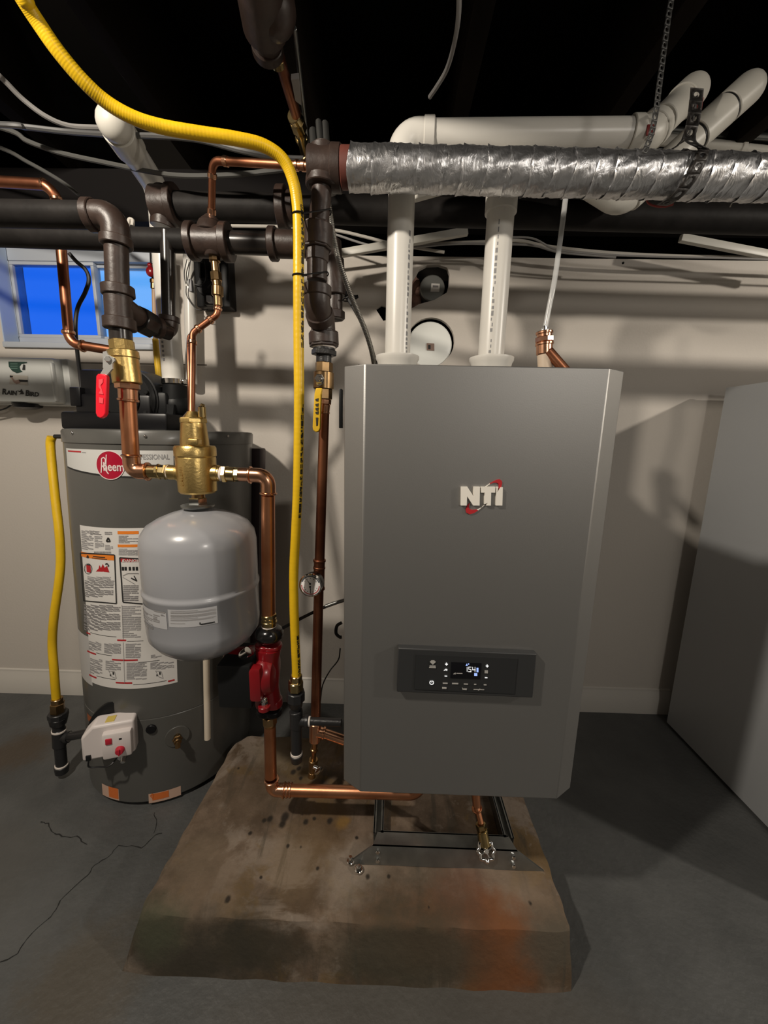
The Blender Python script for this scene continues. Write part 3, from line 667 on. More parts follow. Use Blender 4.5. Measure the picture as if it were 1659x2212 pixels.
for (x0, y0, x1, y1, nx_) in ((222, 1700, 257, 1724, 0), (321, 1708, 391, 1728, 1)):
    m_ = MB(); rp(m_, x0, y0, x1, y1, .0008); s_ = obj('warning_sticker', m_, M('pale_pink_sticker', (.62, .42, .32), .5), wh, sharp=80)
    m_ = MB()
    if nx_: rp(m_, x0+8, y0+3, x1-26, y1-3, .0014); stroke(m_, [(x0+4, (y0+y1)/2), (x0+9, y0+5), (x0+9, y1-5), (x0+4, (y0+y1)/2)], 1)
    else: rp(m_, x0+14, y0+1, x1-1, y1-1, .0014)
    obj('print', m_, M('orange_sticker_print', (.68, .17, .035), .5), s_, sharp=80)
m_ = MB(); rp(m_, 190, 1548, 205, 1562, .0008); obj('warning_sticker', m_, M('rust_sticker', (.30, .09, .03), .5), wh, sharp=80)
for px in (314, 490, 160): p, a = hp(px, 942 if px > 200 else 935); n_ = V((cos(a), sin(a), 0)); obj('cap_screw', MB().ball(p+n_*.004, .004, 10), CHROME, wh)
# gas control valve on the front
gp, ga = hp(250, 1577); gn = V((.34, -1, 0)).normalized(); gu = V((-gn.y, gn.x, 0))
if gu.x < 0: gu = -gu
def G(u, v, w): return gp + gu*u + V((0, 0, v)) + gn*w
RG = Matrix((gu, gn, V((0, 0, 1)))).transposed()
gv = MB(); gv.prism([G(-.068, -.045, .0), G(-.068, .03, .0), G(-.040, .060, .0), G(.062, .060, .0), G(.062, -.045, .0)], gn*.052)
gvo = obj('gas_valve', gv, M('white_valve_plastic', (.72, .66, .64), .4), wh, 'white gas control valve box', sharp=20)
b3 = gvo.modifiers.new('edge', 'BEVEL'); b3.width = .007; b3.segments = 3
m_ = MB(); m_.box(G(.022, .0, .056), (.072, .026, .080), .006, RG); obj('dial_face', m_, M('white_valve_plastic', (.72, .66, .64), .4), gvo)
m_ = MB(); m_.cyl(G(.030, -.014, .066), G(.030, -.014, .080), .0125, .010, n=20); m_.box(G(.030, -.014, .080), (.004, .006, .02), .001, RG); obj('knob', m_, M('red_knob', (.50, .02, .04), .4), gvo)
m_ = MB(); m_.box(G(.004, .018, .069), (.016, .006, .018), .002, RG); obj('switch', m_, M('red_knob', (.50, .02, .04), .4), gvo)
m_ = MB(); m_.box(G(.032, .020, .0685), (.007, .002, .005), 0, RG); m_.box(G(-.052, -.034, .053), (.012, .006, .016), .001, RG); obj('port', m_, BLKM, gvo, stuff=True)
m_ = MB(); m_.box(G(.0, .0605, .03), (.022, .025, .002), 0, RG); obj('valve_sticker', m_, M('yellow_sticker', (.65, .50, .12), .5), gvo)
obj('pilot_cable', MB().tube(spl([G(-.052, -.042, .054), G(-.052, -.062, .054), G(-.03, -.070, .052), G(.0, -.066, .06), G(.02, -.05, .04)]), .0022, 8), BLKC, gvo)
obj('mounting_plate', MB().lathe(G(.015, .01, -.012), gn, [(0, .085), (.010, .085), (.012, .08)], 32), BLKM, wh)
m_ = MB(); m_.cyl(G(.015, -.083, -.01), G(.015, -.083, .016), .012, n=20); m_.cyl(G(.022, -.083, .016), G(.022, -.090, .03), .007, n=12); obj('burner_tube', m_, CHROME, wh)
p, a = hp(383, 1590); n_ = V((cos(a), sin(a), 0)); m_ = MB(); m_.cyl(p-n_*.002, p+n_*.003, .034, n=32); obj('drain_escutcheon', m_, HEATER, wh)
m_ = MB(); m_.cyl(p, p+n_*.03, .0105, n=16); m_.cyl(p+n_*.024, p+n_*.03+V((.0, 0, -.018)), .008, n=6); m_.cyl(p+n_*.012, p+n_*.018, .014, n=6); obj('drain_valve', m_, BRASSD, wh, 'small brass drain valve')
p, a = hp(327, 1574); n_ = V((cos(a), sin(a), 0)); obj('plug', MB().cyl(p-n_*.004, p+n_*.006, .014, n=20), BLKP, wh)
# discharge tube down the front, wire cover at the rear right
p, a = hp(441, 1500); n_ = V((cos(a), sin(a), 0)); px_ = p+n_*.020
obj('discharge_tube', MB().cyl((px_.x, px_.y, hp(441, 1590)[0].z), (px_.x, px_.y, .86), .0095, n=20), CREAM, wh, 'cream plastic discharge tube')
ac = hp(530, 1000)[1]+.55; cx = HC+V((cos(ac), sin(ac), 0))*(HR+.012)
obj('wire_cover', MB().box((cx.x+.006, cx.y, .70), (.05, .06, .76), .006), HEATD, wh, 'dark maroon vertical cover beside the jacket')
# blower
by = HY-.03; bz = HT
def bpnt(px, py, y=by): return W(px, py, y)
bl_ = MB(); a_, b_ = bpnt(194, 921), bpnt(402, 897); bl_.bx((a_.x, by-.11, bz-.001), (b_.x, by+.11, b_.z), .008)
blow = obj('blower_base', bl_, BLKP, wh, 'black blower base on the heater top')
vc = bpnt(297, 868); m_ = MB(); vr = bpnt(297, 800).z-vc.z
m_.lathe((vc.x, by-.07, vc.z), (0, 1, 0), [(0, vr*.88), (.008, vr*.96), (.014, vr*.96), (.016, vr), (.12, vr), (.126, vr*.95)], 40)
m_.lathe((vc.x, by-.086, vc.z), (0, 1, 0), [(0, vr*.5), (.006, vr*.56), (.02, vr*.56)], 32)
for k in range(8):
    a = k*pi/4+.3; m_.cyl((vc.x+vr*.8*cos(a), by-.078, vc.z+vr*.8*sin(a)), (vc.x+vr*.8*cos(a), by-.05, vc.z+vr*.8*sin(a)), .006, n=8)
obj('blower_housing', m_, BLKM, wh, 'round black blower housing')
oc = bpnt(376, 876); m_ = MB(); orr = pxr(62, oc)
m_.ball(oc, orr, 24, (1, .9, 1)); m_.bx((vc.x, by-.05, oc.z-.03), (oc.x, by+.04, oc.z+.035), .01); m_.cyl(oc, (oc.x+.004, oc.y, bpnt(384, 832).z), .036, n=28)
m_.prism([(oc.x-.045, oc.y-.045, bz), (oc.x+.01, oc.y-.045, bz), (oc.x+.02, oc.y-.045, oc.z), (oc.x-.03, oc.y-.045, oc.z)], (0, .09, 0))
obj('blower_outlet', m_, BLKM, wh)
m_ = MB(); a_, b_ = bpnt(194, 874), bpnt(212, 843); m_.bx((a_.x, by-.08, a_.z-.01), (b_.x, by+.02, b_.z), .003); a_, b_ = bpnt(206, 880), bpnt(268, 806); m_.bx((a_.x, by-.06, a_.z), (b_.x, by+.06, b_.z), .006); a_, b_ = bpnt(204, 905), bpnt(352, 858); m_.bx((a_.x, by-.075, bz+.01), (b_.x, by+.08, b_.z), .008); obj('blower_motor', m_, BLKP, wh)
zt = bpnt(384, 829).z; obj('hose_clamp', MB().lathe((oc.x+.004, oc.y, zt-.003), (0, 0, 1), [(0, .037), (.001, .040), (.014, .040), (.015, .037)], 32).cyl((oc.x+.036, oc.y-.022, zt+.004), (oc.x+.046, oc.y-.03, zt+.004), .006, n=12), CHROME, wh)
m_ = MB(); m_.c(118, 943, 142, 943, 1.18, 9, n=16); obj('gas_stub', m_, BLKI, wh)

# heater vent: white pipe rising from blower, then running forward under the joists
hv = thing('heater_vent_pipe', (oc.x, oc.y, zt), 'white plastic vent pipe rising from black blower and running forward under joists', 'pipe')
vt = W(366, 418, 1.23); vt = V((oc.x+.004, oc.y, vt.z)); e2 = WZ(262, 295, vt.z+.02); e2 = WZ(268, 300, vt.z)
m_ = MB().tube(fil([(oc.x+.004, oc.y, zt-.03), vt, e2], .05, 8), .030, 28); obj('pipe', m_, PVC, hv)
d_ = (e2-vt).normalized(); m_ = MB().cyl(e2-d_*.03, e2+d_*.03, .035, n=28); m_.ball(e2+d_*.045, .034, 24); obj('elbow', m_, PVCO, hv, 'elbow turning up between the joists')
m_ = MB(); 
for k in range(9): z = zt+.06+k*.012; m_.bx((oc.x-.006, oc.y-.0309, z), (oc.x-.001, oc.y-.0296, z+.008*random.uniform(.6, 1.1)))
obj('print', m_, PRINT, hv)

# heater gas line: yellow hose and iron drip leg
GH = 1.09
pts = [W(x, y, 1.18) for x, y in ((121, 943), (112, 944))] + [W(x, y, d) for x, y, d in ((109, 960, 1.18), (113, 1010, 1.17), (120, 1080, 1.15), (128, 1150, 1.13), (131, 1210, 1.12), (127, 1260, 1.11), (117, 1330, 1.10), (113, 1390, 1.10), (117, 1450, GH), (122, 1515, GH))]
gh = thing('short_gas_hose', pts[-1], 'short yellow gas hose hanging left of the water heater', 'hose')
obj('jacket', MB().tube(spl(pts[1:], 8), .0118, 16), YEL, gh)
m_ = MB(); m_.c(123, 1508, 124, 1520, GH, 22, n=20); m_.c(124, 1518, 125, 1538, GH, 27, n=6); obj('end_nut', m_, BRASSD, gh, 'brass end nut')
dl = thing('heater_drip_leg', W(130, 1667, GH), 'black iron drip leg feeding gas into white valve of water heater', 'pipe fitting')
m_ = MB(); m_.c(125, 1538, 126, 1549, GH, 37, n=8); m_.c(126, 1548, 126, 1563, GH, 35, 30, n=24); obj('union', m_, BLKI, dl)
m_ = MB(); m_.c(126, 1562, 127, 1575, GH, 22); m_.c(127, 1574, 129, 1611, GH, 25); m_.c(127, 1592, 148, 1592, GH, 19); m_.c(142, 1592, 150, 1592, GH, 24); obj('tee', m_, BLKI, dl)
for q_ in ((127.5, 1575, 127.5, 1579, GH, 27), (149, 1591, 153, 1591, GH, 18), (133, 1650, 133, 1654, GH, 24)): obj('thread_tape', MB().c(*q_), TEFLON, dl)
ge = G(-.055, .022, .02); ge.x -= LEAN*(HT-ge.z); m_ = MB(); a_ = W(150, 1591, GH); m_.cyl(a_, ge, pxr(17, a_), n=20); obj('side_nipple', m_, BLKI, dl)
m_ = MB(); m_.c(129.5, 1610, 133, 1652, GH, 21); obj('drop_nipple', m_, BLKI, dl)
m_ = MB(); m_.c(133, 1653, 134, 1668, GH, 27, 24); obj('cap', m_, BLKI, dl)

# ================================================================== RAIN CONTROLLER
rc0, rc1 = W(-70, 872, 1.43), W(146, 776, 1.43)
rc = thing('irrigation_controller', (rc0.x, WY, rc0.z), 'pale grey wall controller box with bird lettering under the window', 'controller')
obj('back_shell', MB().bx((rc0.x, 1.44, rc0.z), (W(149, 800, 1.44).x, WY-.001, rc1.z+.004), .012), RAINB, rc)
xd = W(122, 830, 1.405).x; lid = MB().bx((rc0.x+.004, 1.405, rc0.z+.006), (xd, 1.45, rc1.z), .012); lo = obj('lid', lid, RAINB, rc)
obj('hinge_rib', MB().bx((xd-.012, 1.398, rc0.z+.012), (xd-.002, 1.415, rc1.z-.016), .004), RAINB, lo)
m_ = MB(); ry = 1.4035
c = W(22, 849, ry); flat_text(m_, 'R', W(8.5, 846.5, ry), .026, ry, -.05, .0011, .18); flat_text(m_, 'AIN', W(25, 849, ry), .020, ry, -.05, .0009, .18, 1.05)
flat_text(m_, 'B', W(58.5, 849.5, ry), .026, ry, -.05, .0011, .18); flat_text(m_, 'IRD', W(73, 852, ry), .020, ry, -.05, .0009, .18, 1.05)
def rpoly(mb, pts): mb.add([W(x, y, ry) for x, y in pts], [tuple(range(len(pts)))])
rpoly(m_, [(37, 843), (43, 845), (46, 840), (49, 845), (52, 850), (50, 852), (45, 851), (41, 853), (45, 848), (40, 846)])
obj('lettering', m_, TXTB, lo)
m_ = MB(); rpoly(m_, [(18, 781), (58, 781.5), (58, 784), (46, 786), (42, 792), (44, 799), (49, 803), (36, 806), (26, 801), (19, 792)]); obj('sticker', m_, GREEN, lo)
m_ = MB(); rpoly(m_, [(22, 809), (60, 812), (60, 833), (40, 830), (20, 830)]); obj('sticker', m_, M('pale_photo_sticker', (.46, .43, .38), .5), lo)
ry = 1.4028; m_ = MB(); rpoly(m_, [(21, 811), (28, 812), (27, 816), (21, 815)]); rpoly(m_, [(40, 820), (60, 821), (60, 825.5), (42, 825)]); obj('print', m_, TXTB, lo)
m_ = MB(); rpoly(m_, [(23, 814), (26, 814), (32, 822), (42, 820), (44, 827), (36, 830), (29, 825)]); obj('print', m_, BROWNS, lo)
m_ = MB(); rpoly(m_, [(50, 787), (54, 788), (54, 799), (48, 799)]); obj('print', m_, TXTB, lo)
m_ = MB(); 
for i in range(3): rpoly(m_, [(22, 785+i*5), (38, 785+i*5), (38, 787+i*5), (22, 787+i*5)])
obj('print', m_, M('green_print', (.08, .15, .12), .5), lo)
obj('cable_gland', MB().lathe(W(60, 873, 1.45), (0, 0, -1), [(0, .045), (.012, .040), (.018, .02)], 28), BLKP, rc)
tag(obj('controller_cable', MB().tube(spl([W(-30, 892, 1.46), W(0, 886, 1.46), W(15, 881, 1.46), W(28, 872, 1.46)]), .003, 8), BLKC), 'thin black cable leaving underside of grey wall controller', 'cable')

# ================================================================== IRON MAINS
Y1 = .85
def D(a, b): return (V(b)-V(a)).normalized()
ip = thing('iron_drop_pipe', W(258, 740, Y1), 'dark brown iron pipe turning down in front of window to red-handled valve', 'pipe')
L0, L1 = W(-1000, 443, Y1), W(196, 465, Y1); CR = W(249, 466, Y1); DN = W(256, 640, Y1)
r1 = pxr(52, L1); r2 = pxr(46, W(252, 570, Y1))
obj('main_pipe', MB().cyl(L0, L1, r1, n=32), IRONG, ip)
elbow(ip, CR, D(CR, L0), D(CR, DN), .036, pxr(56, CR), IRON, pxr(64, CR), .016)
obj('drop_pipe', MB().cyl(W(251, 515, Y1), W(254, 625, Y1), r2, n=28), IRON, ip)
m_ = MB(); m_.c(254, 618, 256, 640, Y1, 64); m_.c(255, 638, 258, 690, Y1, 54); m_.c(258, 688, 259.5, 712, Y1, 64)
a_, b_ = W(262, 658, Y1), W(298, 686, Y1+.05); m_.cyl(a_, b_, pxr(44, a_), pxr(42, b_)); obj('wye_fitting', m_, IRON, ip)
m_ = MB(); b2_ = W(302, 690, Y1+.055); c2 = W(325, 703, Y1+.085); m_.cyl(b2_-D(b2_, c2)*.004, c2, pxr(56, b2_), n=8); obj('union', m_, IRONB, ip)
BKC = W(366, 716, Y1+.125); BKT = W(361, 500, Y1+.125)
obj('return_nipple', MB().cyl(c2, BKC, pxr(40, c2), n=24), IRONB, ip)
elbow(ip, BKC, D(BKC, c2), D(BKC, BKT), .020, pxr(36, BKC), IRON, pxr(42, BKC), .012)
obj('bypass_pipe', MB().cyl(W(365, 695, Y1+.125), BKT, pxr(29, BKT), n=24), IRONB, ip)
obj('close_nipple', MB().c(260, 710, 262, 738, Y1, 44), IRONB, ip)

Y2 = .985
i2 = thing('iron_header_pipe', W(455, 545, Y2), 'long dark iron header pipe crossing behind the drop pipe with a tee above brass vent', 'pipe')
def y2(x): return 508+.0325*x
obj('main_pipe', MB().cyl(W(-900, y2(-900), Y2), W(412, y2(412), Y2), pxr(46, W(200, 512, Y2)), n=32), IRONG, i2)
m_ = MB(); m_.c(409, y2(409), 424, y2(424), Y2, 74); m_.c(422, y2(422), 484, y2(484), Y2, 62); m_.c(482, y2(482), 498, y2(498), Y2, 76); m_.c(455, 505, 455, 482, Y2, 62, 50); m_.c(455, 483, 455, 466, Y2, 48, 24); m_.c(462, 530, 463, 556, Y2, 50, 40); obj('tee', m_, IRON, i2)
obj('polished_nipple', MB().c(496, y2(496), 588, y2(588), Y2, 45), IRONB, i2)
m_ = MB(); m_.c(583, y2(583), 598, y2(598), Y2, 66); m_.c(597, y2(597), 640, y2(640), Y2, 54); m_.c(638, y2(638), 700, y2(700), Y2, 50); obj('coupling', m_, IRON, i2)
m_ = MB(); m_.c(716, 520, 722, 630, Y2, 42); m_.c(718, 560, 722, 640, Y2, 50); m_.c(722, 638, 722, 690, Y2, 36); m_.c(722, 672, 722, 690, Y2, 46, n=8); m_.c(690, y2(690), 722, y2(715), Y2, 50); obj('rear_tee', m_, IRON, i2)

Y3 = 1.14
i3 = thing('rear_iron_pipe', W(355, 450, Y3), 'dark iron pipe highest and farthest back, running along under the joists', 'pipe')
def y3(x): return 445+.024*(x-380)
obj('main_pipe', MB().cyl(W(360, y3(360), Y3), W(2700, y3(2700), Y3), pxr(54, W(500, 448, Y3)), n=32), IRONG, i3)
m_ = MB(); m_.c(335, y3(335), 372, y3(372), Y3, 74); m_.c(370, y3(370), 384, y3(384), Y3, 82); m_.c(357, 430, 357, 408, Y3, 56, 48); m_.c(355, 450, 352, 492, Y3, 50); obj('end_tee', m_, IRON, i3)
m_ = MB(); m_.c(602, y3(602), 620, y3(620), Y3, 84); m_.c(618, y3(618), 636, y3(636), Y3, 66); obj('coupling', m_, IRON, i3)

# central riser: tee at the duct end, union, elbow, reducing down to the yellow-handled valve
YR = .86
rs = thing('iron_riser', W(702, 769, .90), 'brown iron riser of stacked fittings hanging from foil-wrapped pipe behind yellow hose', 'pipe')
m_ = MB(); m_.c(700, 322, 697, 392, YR, 62); m_.c(697, 388, 696, 406, YR, 72); m_.c(668, 362, 722, 364, YR, 78); m_.c(716, 364, 738, 365, YR, 86); m_.c(701, 324, 702, 316, YR, 50); obj('tee', m_, IRON, rs)
obj('nipple', MB().c(696, 400, 688, 490, YR, 43), IRON, rs)
m_ = MB(); m_.c(687, 484, 686, 540, YR, 62, n=8); m_.c(687, 488, 686, 536, YR, 64); m_.c(686, 538, 685, 566, YR, 49, n=8); obj('union', m_, IRON, rs)
obj('short_nipple', MB().c(685, 562, 685, 608, YR, 43), IRON, rs)
E0 = W(685, 660, YR); Et = W(685, 600, YR); Eb = W(700, 742, YR+.05)
elbow(rs, E0, D(E0, Et), (D(E0, Eb)+V((.05, .55, 0))).normalized(), .03, pxr(56, E0), IRON, pxr(62, E0), .02)
m_ = MB(); m_.c(697, 690, 699, 722, YR+.05, 52); m_.c(699, 716, 700, 750, YR+.05, 63, n=8); m_.c(699, 720, 700, 745, YR+.05, 64); obj('reducer', m_, IRON, rs)
obj('thread_tape', MB().c(700, 748, 700, 753, YR+.05, 50), TEFLON, rs)
m_ = MB(); m_.c(700, 751, 700, 758, YR+.05, 48); m_.c(700, 756, 699.5, 768, YR+.05, 54, n=6); m_.c(699.5, 767, 699.5, 785, YR+.05, 33); obj('bushing', m_, BLKI, rs)

# ball valves
def valve(name, label, x, dx, ys, ws, Y, mat, hexmat):
    """ys: hex top, collar, body, lower hex limits; ws widths"""
    o = thing(name, W(x, ys[-1], Y), label, 'valve'); m_ = MB()
    X = lambda y: x + dx*(y-ys[0])
    for i, (w, n) in enumerate(ws): m_.c(X(ys[i]), ys[i], X(ys[i+1])+0, ys[i+1]+1, Y, w, n=n)
    obj('body', m_, mat, o); return o
v1 = valve('ball_valve', 'brass ball valve with red lever handle in front of window', 262, .15, (735, 758, 774, 828), ((49, 8), (60, 32), (56, 32)), Y1, BRASS, BRASS)
m_ = MB(); m_.c(247, 776, 226, 776, Y1-.012, 15, n=16); m_.c(247, 790, 235, 780, Y1-.01, 30, 20, n=16); obj('stem', m_, BRASS, v1)
YL = Y1-.045
m_ = MB(); ppoly(m_, [(222, 760), (230, 758), (233, 766), (246, 772), (248, 779), (243, 784), (243, 797), (222, 795)], YL, YL+.004); ppoly(m_, [(224, 795), (242, 797), (229, 812), (215, 810)], YL, YL+.004); m_.cyl(W(232, 775, YL-.006), W(232, 775, YL+.03), .006, n=6); obj('bracket', m_, M('plated_bracket', (.62, .62, .60), .3, .7), v1, 'plated bracket')
m_ = MB(); lpts = [(207, 812), (211, 807), (226, 808), (230, 813), (229, 860), (228, 893), (224, 900), (217, 904), (209, 900), (206, 892), (206, 850)]; ppoly(m_, lpts, YL-.004, YL+.006)
lv = obj('lever', m_, REDG, v1, 'red vinyl lever grip', sharp=30); b4 = lv.modifiers.new('edge', 'BEVEL'); b4.width = .002; b4.segments = 2
m_ = MB(); ppoly(m_, [(213, 820), (222, 818), (222, 826), (217, 832), (223, 852), (213, 850), (217, 842), (213, 836)], YL-.0052, YL-.003); ppoly(m_, [(214, 858), (223, 860), (222, 872), (214, 870)], YL-.0052, YL-.003); obj('embossing', m_, M('pale_red_emboss', (.80, .08, .10), .4), lv)
YV = YR+.05
v2 = valve('ball_valve', 'brass ball valve with yellow lever handle left of boiler', 700, -.02, (783, 804, 840, 862), ((38, 8), (44, 32), (38, 8)), YV, BRASSD, BRASS)
m_ = MB(); m_.cyl(W(690, 818, YV-.03), W(692, 818, YV), .008, n=16); m_.cyl(W(690, 818, YV-.034), W(690, 818, YV-.028), .0105, n=6); m_.lathe(W(690, 818, YV-.036), (0, 1, 0), [(0, .004), (.003, .006), (.004, .006)], 12); ppoly(m_, [(682, 812), (690, 808), (700, 818), (699, 828), (690, 834), (683, 830)], YV-.026, YV-.022); obj('bracket', m_, CHROME, v2, 'chrome stem nut and bracket')
m_ = MB(); ppoly(m_, [(682, 838), (696, 838), (694, 850), (692, 925), (689, 932), (682, 934), (676, 929), (675, 922), (679, 850)], YV-.036, YV-.026)
lv = obj('lever', m_, YELV, v2, 'yellow vinyl lever grip', sharp=30); b4 = lv.modifiers.new('edge', 'BEVEL'); b4.width = .002; b4.segments = 2
m_ = MB()
for y in (862, 873, 882, 890): ppoly(m_, [(681, y), (688, y-2), (687, y+5), (682, y+4)], YV-.0372, YV-.035)
ppoly(m_, [(682, 902), (687, 902), (686, 918), (683, 920)], YV-.0372, YV-.035); obj('lettering', m_, INK, lv)

# ================================================================== COPPER: supply from red valve to the air separator
cs = thing('copper_supply_pipe', W(290, 1015, Y1), 'bright copper pipe bending from red-handled valve into the brass air separator', 'pipe')
m_ = MB(); m_.c(275, 828, 276, 841, Y1, 49, n=8); m_.c(276, 840, 277, 864, Y1, 38); m_.c(277, 862, 277, 867, Y1, 42); obj('adapter', m_, COPBR, cs)
obj('pipe', MB().c(276, 866, 283, 984, Y1, 33), COPPER, cs)
EC = W(286, 1018, Y1); elbow(cs, EC, D(EC, W(282, 960, Y1)), D(EC, W(340, 1019, Y1)), .028, pxr(34, EC), COPBR, pxr(40, EC), .008, bead=True)
m_ = MB(); m_.c(322, 1018.5, 342, 1019, Y1, 30); m_.c(340, 1019, 347, 1019, Y1, 34, n=8); m_.c(346, 1019, 360, 1019.5, Y1, 30, n=8); m_.c(358, 1019.5, 364, 1019.5, Y1, 36, n=6); obj('union', m_, BRASS2, cs)
obj('thread_tape', MB().c(363, 1020, 366, 1020, Y1, 30), TEFLON, cs)
obj('nipple', MB().c(365, 1020, 390, 1021, Y1, 32), BRASS, cs)

# air separator
sx = 428
sep = thing('air_separator', W(sx, 1064, Y1), 'gold brass air separator with vent cap standing above grey expansion tank', 'air separator')
so = W(sx, 1064, Y1)
def sz(y): return W(sx, y, Y1).z - so.z
def sr(w, y): return pxr(w, W(sx, y, Y1))
obj('body', MB().lathe(so, (0, 0, 1), [(0, sr(70, 1062)), (sz(1060), sr(77, 1060)), (sz(990), sr(82, 990)), (sz(987), sr(80, 987)), (sz(984), sr(85, 984)), (sz(967), sr(85, 967)), (sz(963), sr(80, 963))], 48), BRASS, sep)
obj('vent_chamber', MB().lathe(so+V((0, 0, sz(964))), (0, 0, 1), [(0, sr(58, 964)), (sz(955)-sz(964), sr(58, 955)), (sz(913)-sz(964), sr(51, 913))], 40), BRASS, sep)
m_ = MB().lathe(so+V((0, 0, sz(914))), (0, 0, 1), [(0, sr(54, 914)), (.001, sr(56, 913)), (sz(905)-sz(914), sr(56, 905)), (sz(903)-sz(914), sr(54, 905))], 8, .2)
m_.lathe(so+V((0, 0, sz(904))), (0, 0, 1), [(0, sr(46, 904)), (sz(892)-sz(904), sr(26, 895)), (sz(889)-sz(904), sr(22, 895))], 32)
obj('vent_cap', m_, BRASS, sep)
vp = W(437, 895, Y1-.012); obj('vent_nozzle', MB().cyl(vp-V((0, 0, .008)), vp+V((0, 0, .016)), pxr(16, vp), n=18).cyl(vp+V((0, 0, .014)), vp+V((.003, 0, .021)), pxr(9, vp), n=10), BRASS2, sep)
bb_ = W(421, 955, Y1-.030); obj('hex_boss', MB().box(bb_, (.021, .02, .013), .002), BRASS, sep)
for s_, xx in ((-1, 390), (1, 466)):
    c = W(xx, 1022, Y1); obj('port', MB().cyl(c+V((-s_*.02, 0, 0)), c+V((s_*.008, 0, 0)), pxr(38, c), pxr(35, c), n=28), BRASS, sep)
m_ = MB(); vs, fs = text('DISCAL', .0095, .0002, 0, 1.25)
m_ = MB()
vs, fs = text('CALEFFI', .0098, .0002, 0, 1.2)
rr = sr(82, 1020)+.0004; tc_ = W(411, 1026, Y1); a_t = atan2(-sqrt(max(rr*rr-(tc_.x-so.x)**2, 1e-6)), tc_.x-so.x)
m_.add([(so.x+rr*cos(a_t - p.y/rr), so.y+rr*sin(a_t - p.y/rr), tc_.z+p.x) for p in vs], fs)
obj('cast_lettering', m_, M('dark_cast_lettering', (.50, .34, .12), .5, 1), sep)  # letters set darker than the brass for contrast
m_ = MB(); m_.cyl(so+V((0, 0, -.014)), so+V((0, 0, .002)), sr(28, 1070), n=20); obj('tank_nipple', m_, BRASSD, sep)

# expansion tank
TT = W(sx, 1098, Y1); TB = W(sx+2, 1420, Y1-.02)
tk = thing('expansion_tank', V((TT.x, Y1, TB.z)), 'grey pressurised expansion tank hanging under the brass air separator', 'tank')
TR = .121; TC = V((TT.x, Y1, 0)); zt_, zb_ = W(sx, 1100, Y1).z, W(sx+4, 1424, Y1-.05).z; zsm = W(sx, 1308, Y1-TR).z
prof = [(0, .001), (.001, .03), (.006, .06), (.016, .085), (.033, .104), (.055, TR-.002), (.075, TR)]
hh = zt_-zb_; up_ = [(hh-.072, TR), (hh-.050, TR-.004), (hh-.032, TR-.016), (hh-.018, TR-.038), (hh-.008, TR-.062), (hh-.001, .034), (hh, .02)]
sm = zsm-zb_; mid = [(sm-.008, TR), (sm-.004, TR+.0022), (sm+.003, TR+.0022), (sm+.005, TR-.0005), (sm+.012, TR)]
obj('shell', MB().lathe((TC.x, TC.y, zb_), (0, 0, 1), prof+mid+up_, 72), TANK, tk, sharp=60)
m_ = MB().lathe((TC.x, TC.y, zt_-.002), (0, 0, 1), [(0, .024), (.004, .026), (.006, .031), (.009, .035), (.012, .035), (.014, .028), (.015, .012)], 36); obj('neck_flange', m_, STEEL, tk)
m_ = MB().lathe((TC.x, TC.y, zt_+.010), (0, 0, 1), [(0, .019), (.003, .0205), (.015, .0205), (.017, .018)], 6); obj('hex_nut', m_, CHROME, tk)
def tp(px, py): return on_cyl(px, py, TC, TR)
m_ = MB(); rp(m_, 300, 1318, 360, 1352, .0006, TC, TR, tp); lb1 = obj('rating_label', m_, LABELG, tk, 'silver rating label', sharp=80)
m_ = MB(); rp(m_, 364, 1316, 470, 1354, .0006, TC, TR, tp); lb2 = obj('notice_label', m_, LABELG, tk, 'silver notice label', sharp=80)
def tl2(mb, x0, y0, x1, y1, n, gap=.4):
    h = (y1-y0)/n
    for i in range(n): rp(mb, x0, y0+i*h, x0+(x1-x0)*random.choice((1, 1, .95, .6)), y0+i*h+h*(1-gap), .0011, TC, TR, tp)
m_ = MB(); tl2(m_, 303, 1321, 330, 1334, 5); tl2(m_, 332, 1328, 345, 1345, 5); tl2(m_, 303, 1337, 330, 1350, 5); tl2(m_, 348, 1327, 357, 1331, 2); rp(m_, 333, 1320, 357, 1323, .0011, TC, TR, tp); rp(m_, 303, 1314, 318, 1318, .0011, TC, TR, tp); obj('print', m_, TXT, lb1, sharp=80)
m_ = MB()
for y in (1319, 1327, 1335): tl2(m_, 369, y, 466, y+5.5, 3, .3)
tl2(m_, 369, 1346, 400, 1348, 1); obj('print', m_, TXTL, lb2, sharp=80)
m_ = MB(); rp(m_, 434, 1344.5, 464, 1347.5, .0012, TC, TR, tp); rp(m_, 431, 1344, 433.5, 1349, .0012, TC, TR, tp); obj('print', m_, TXTB, lb2, sharp=80)

# copper from separator down to the pump
cpi = thing('copper_drop_pipe', W(580, 1345, Y1), 'copper pipe bending down from brass air separator to red pump', 'pipe')
m_ = MB(); m_.c(472, 1023, 478, 1023, Y1, 33); obj('nipple', m_, BRASS, cpi)
obj('thread_tape', MB().c(476, 1023.5, 483, 1024, Y1, 32), TEFLON, cpi)
m_ = MB(); m_.c(482, 1024, 492, 1024, Y1, 38, n=6); m_.c(491, 1024, 509, 1025, Y1, 32); m_.c(508, 1025, 519, 1025, Y1, 31, n=8); obj('union', m_, BRASS2, cpi)
E1 = W(579, 1028, Y1); p0 = W(518, 1025, Y1); p1 = W(580, 1100, Y1)
obj('sleeve', MB().c(516, 1025, 545, 1026, Y1, 30), COPBR, cpi)
elbow(cpi, E1, D(E1, p0), D(E1, p1), .034, pxr(32, E1), COPBR, pxr(38, E1), .008, bead=True)
obj('pipe', MB().c(579, 1070, 580, 1330, Y1, 29), COPPER, cpi)
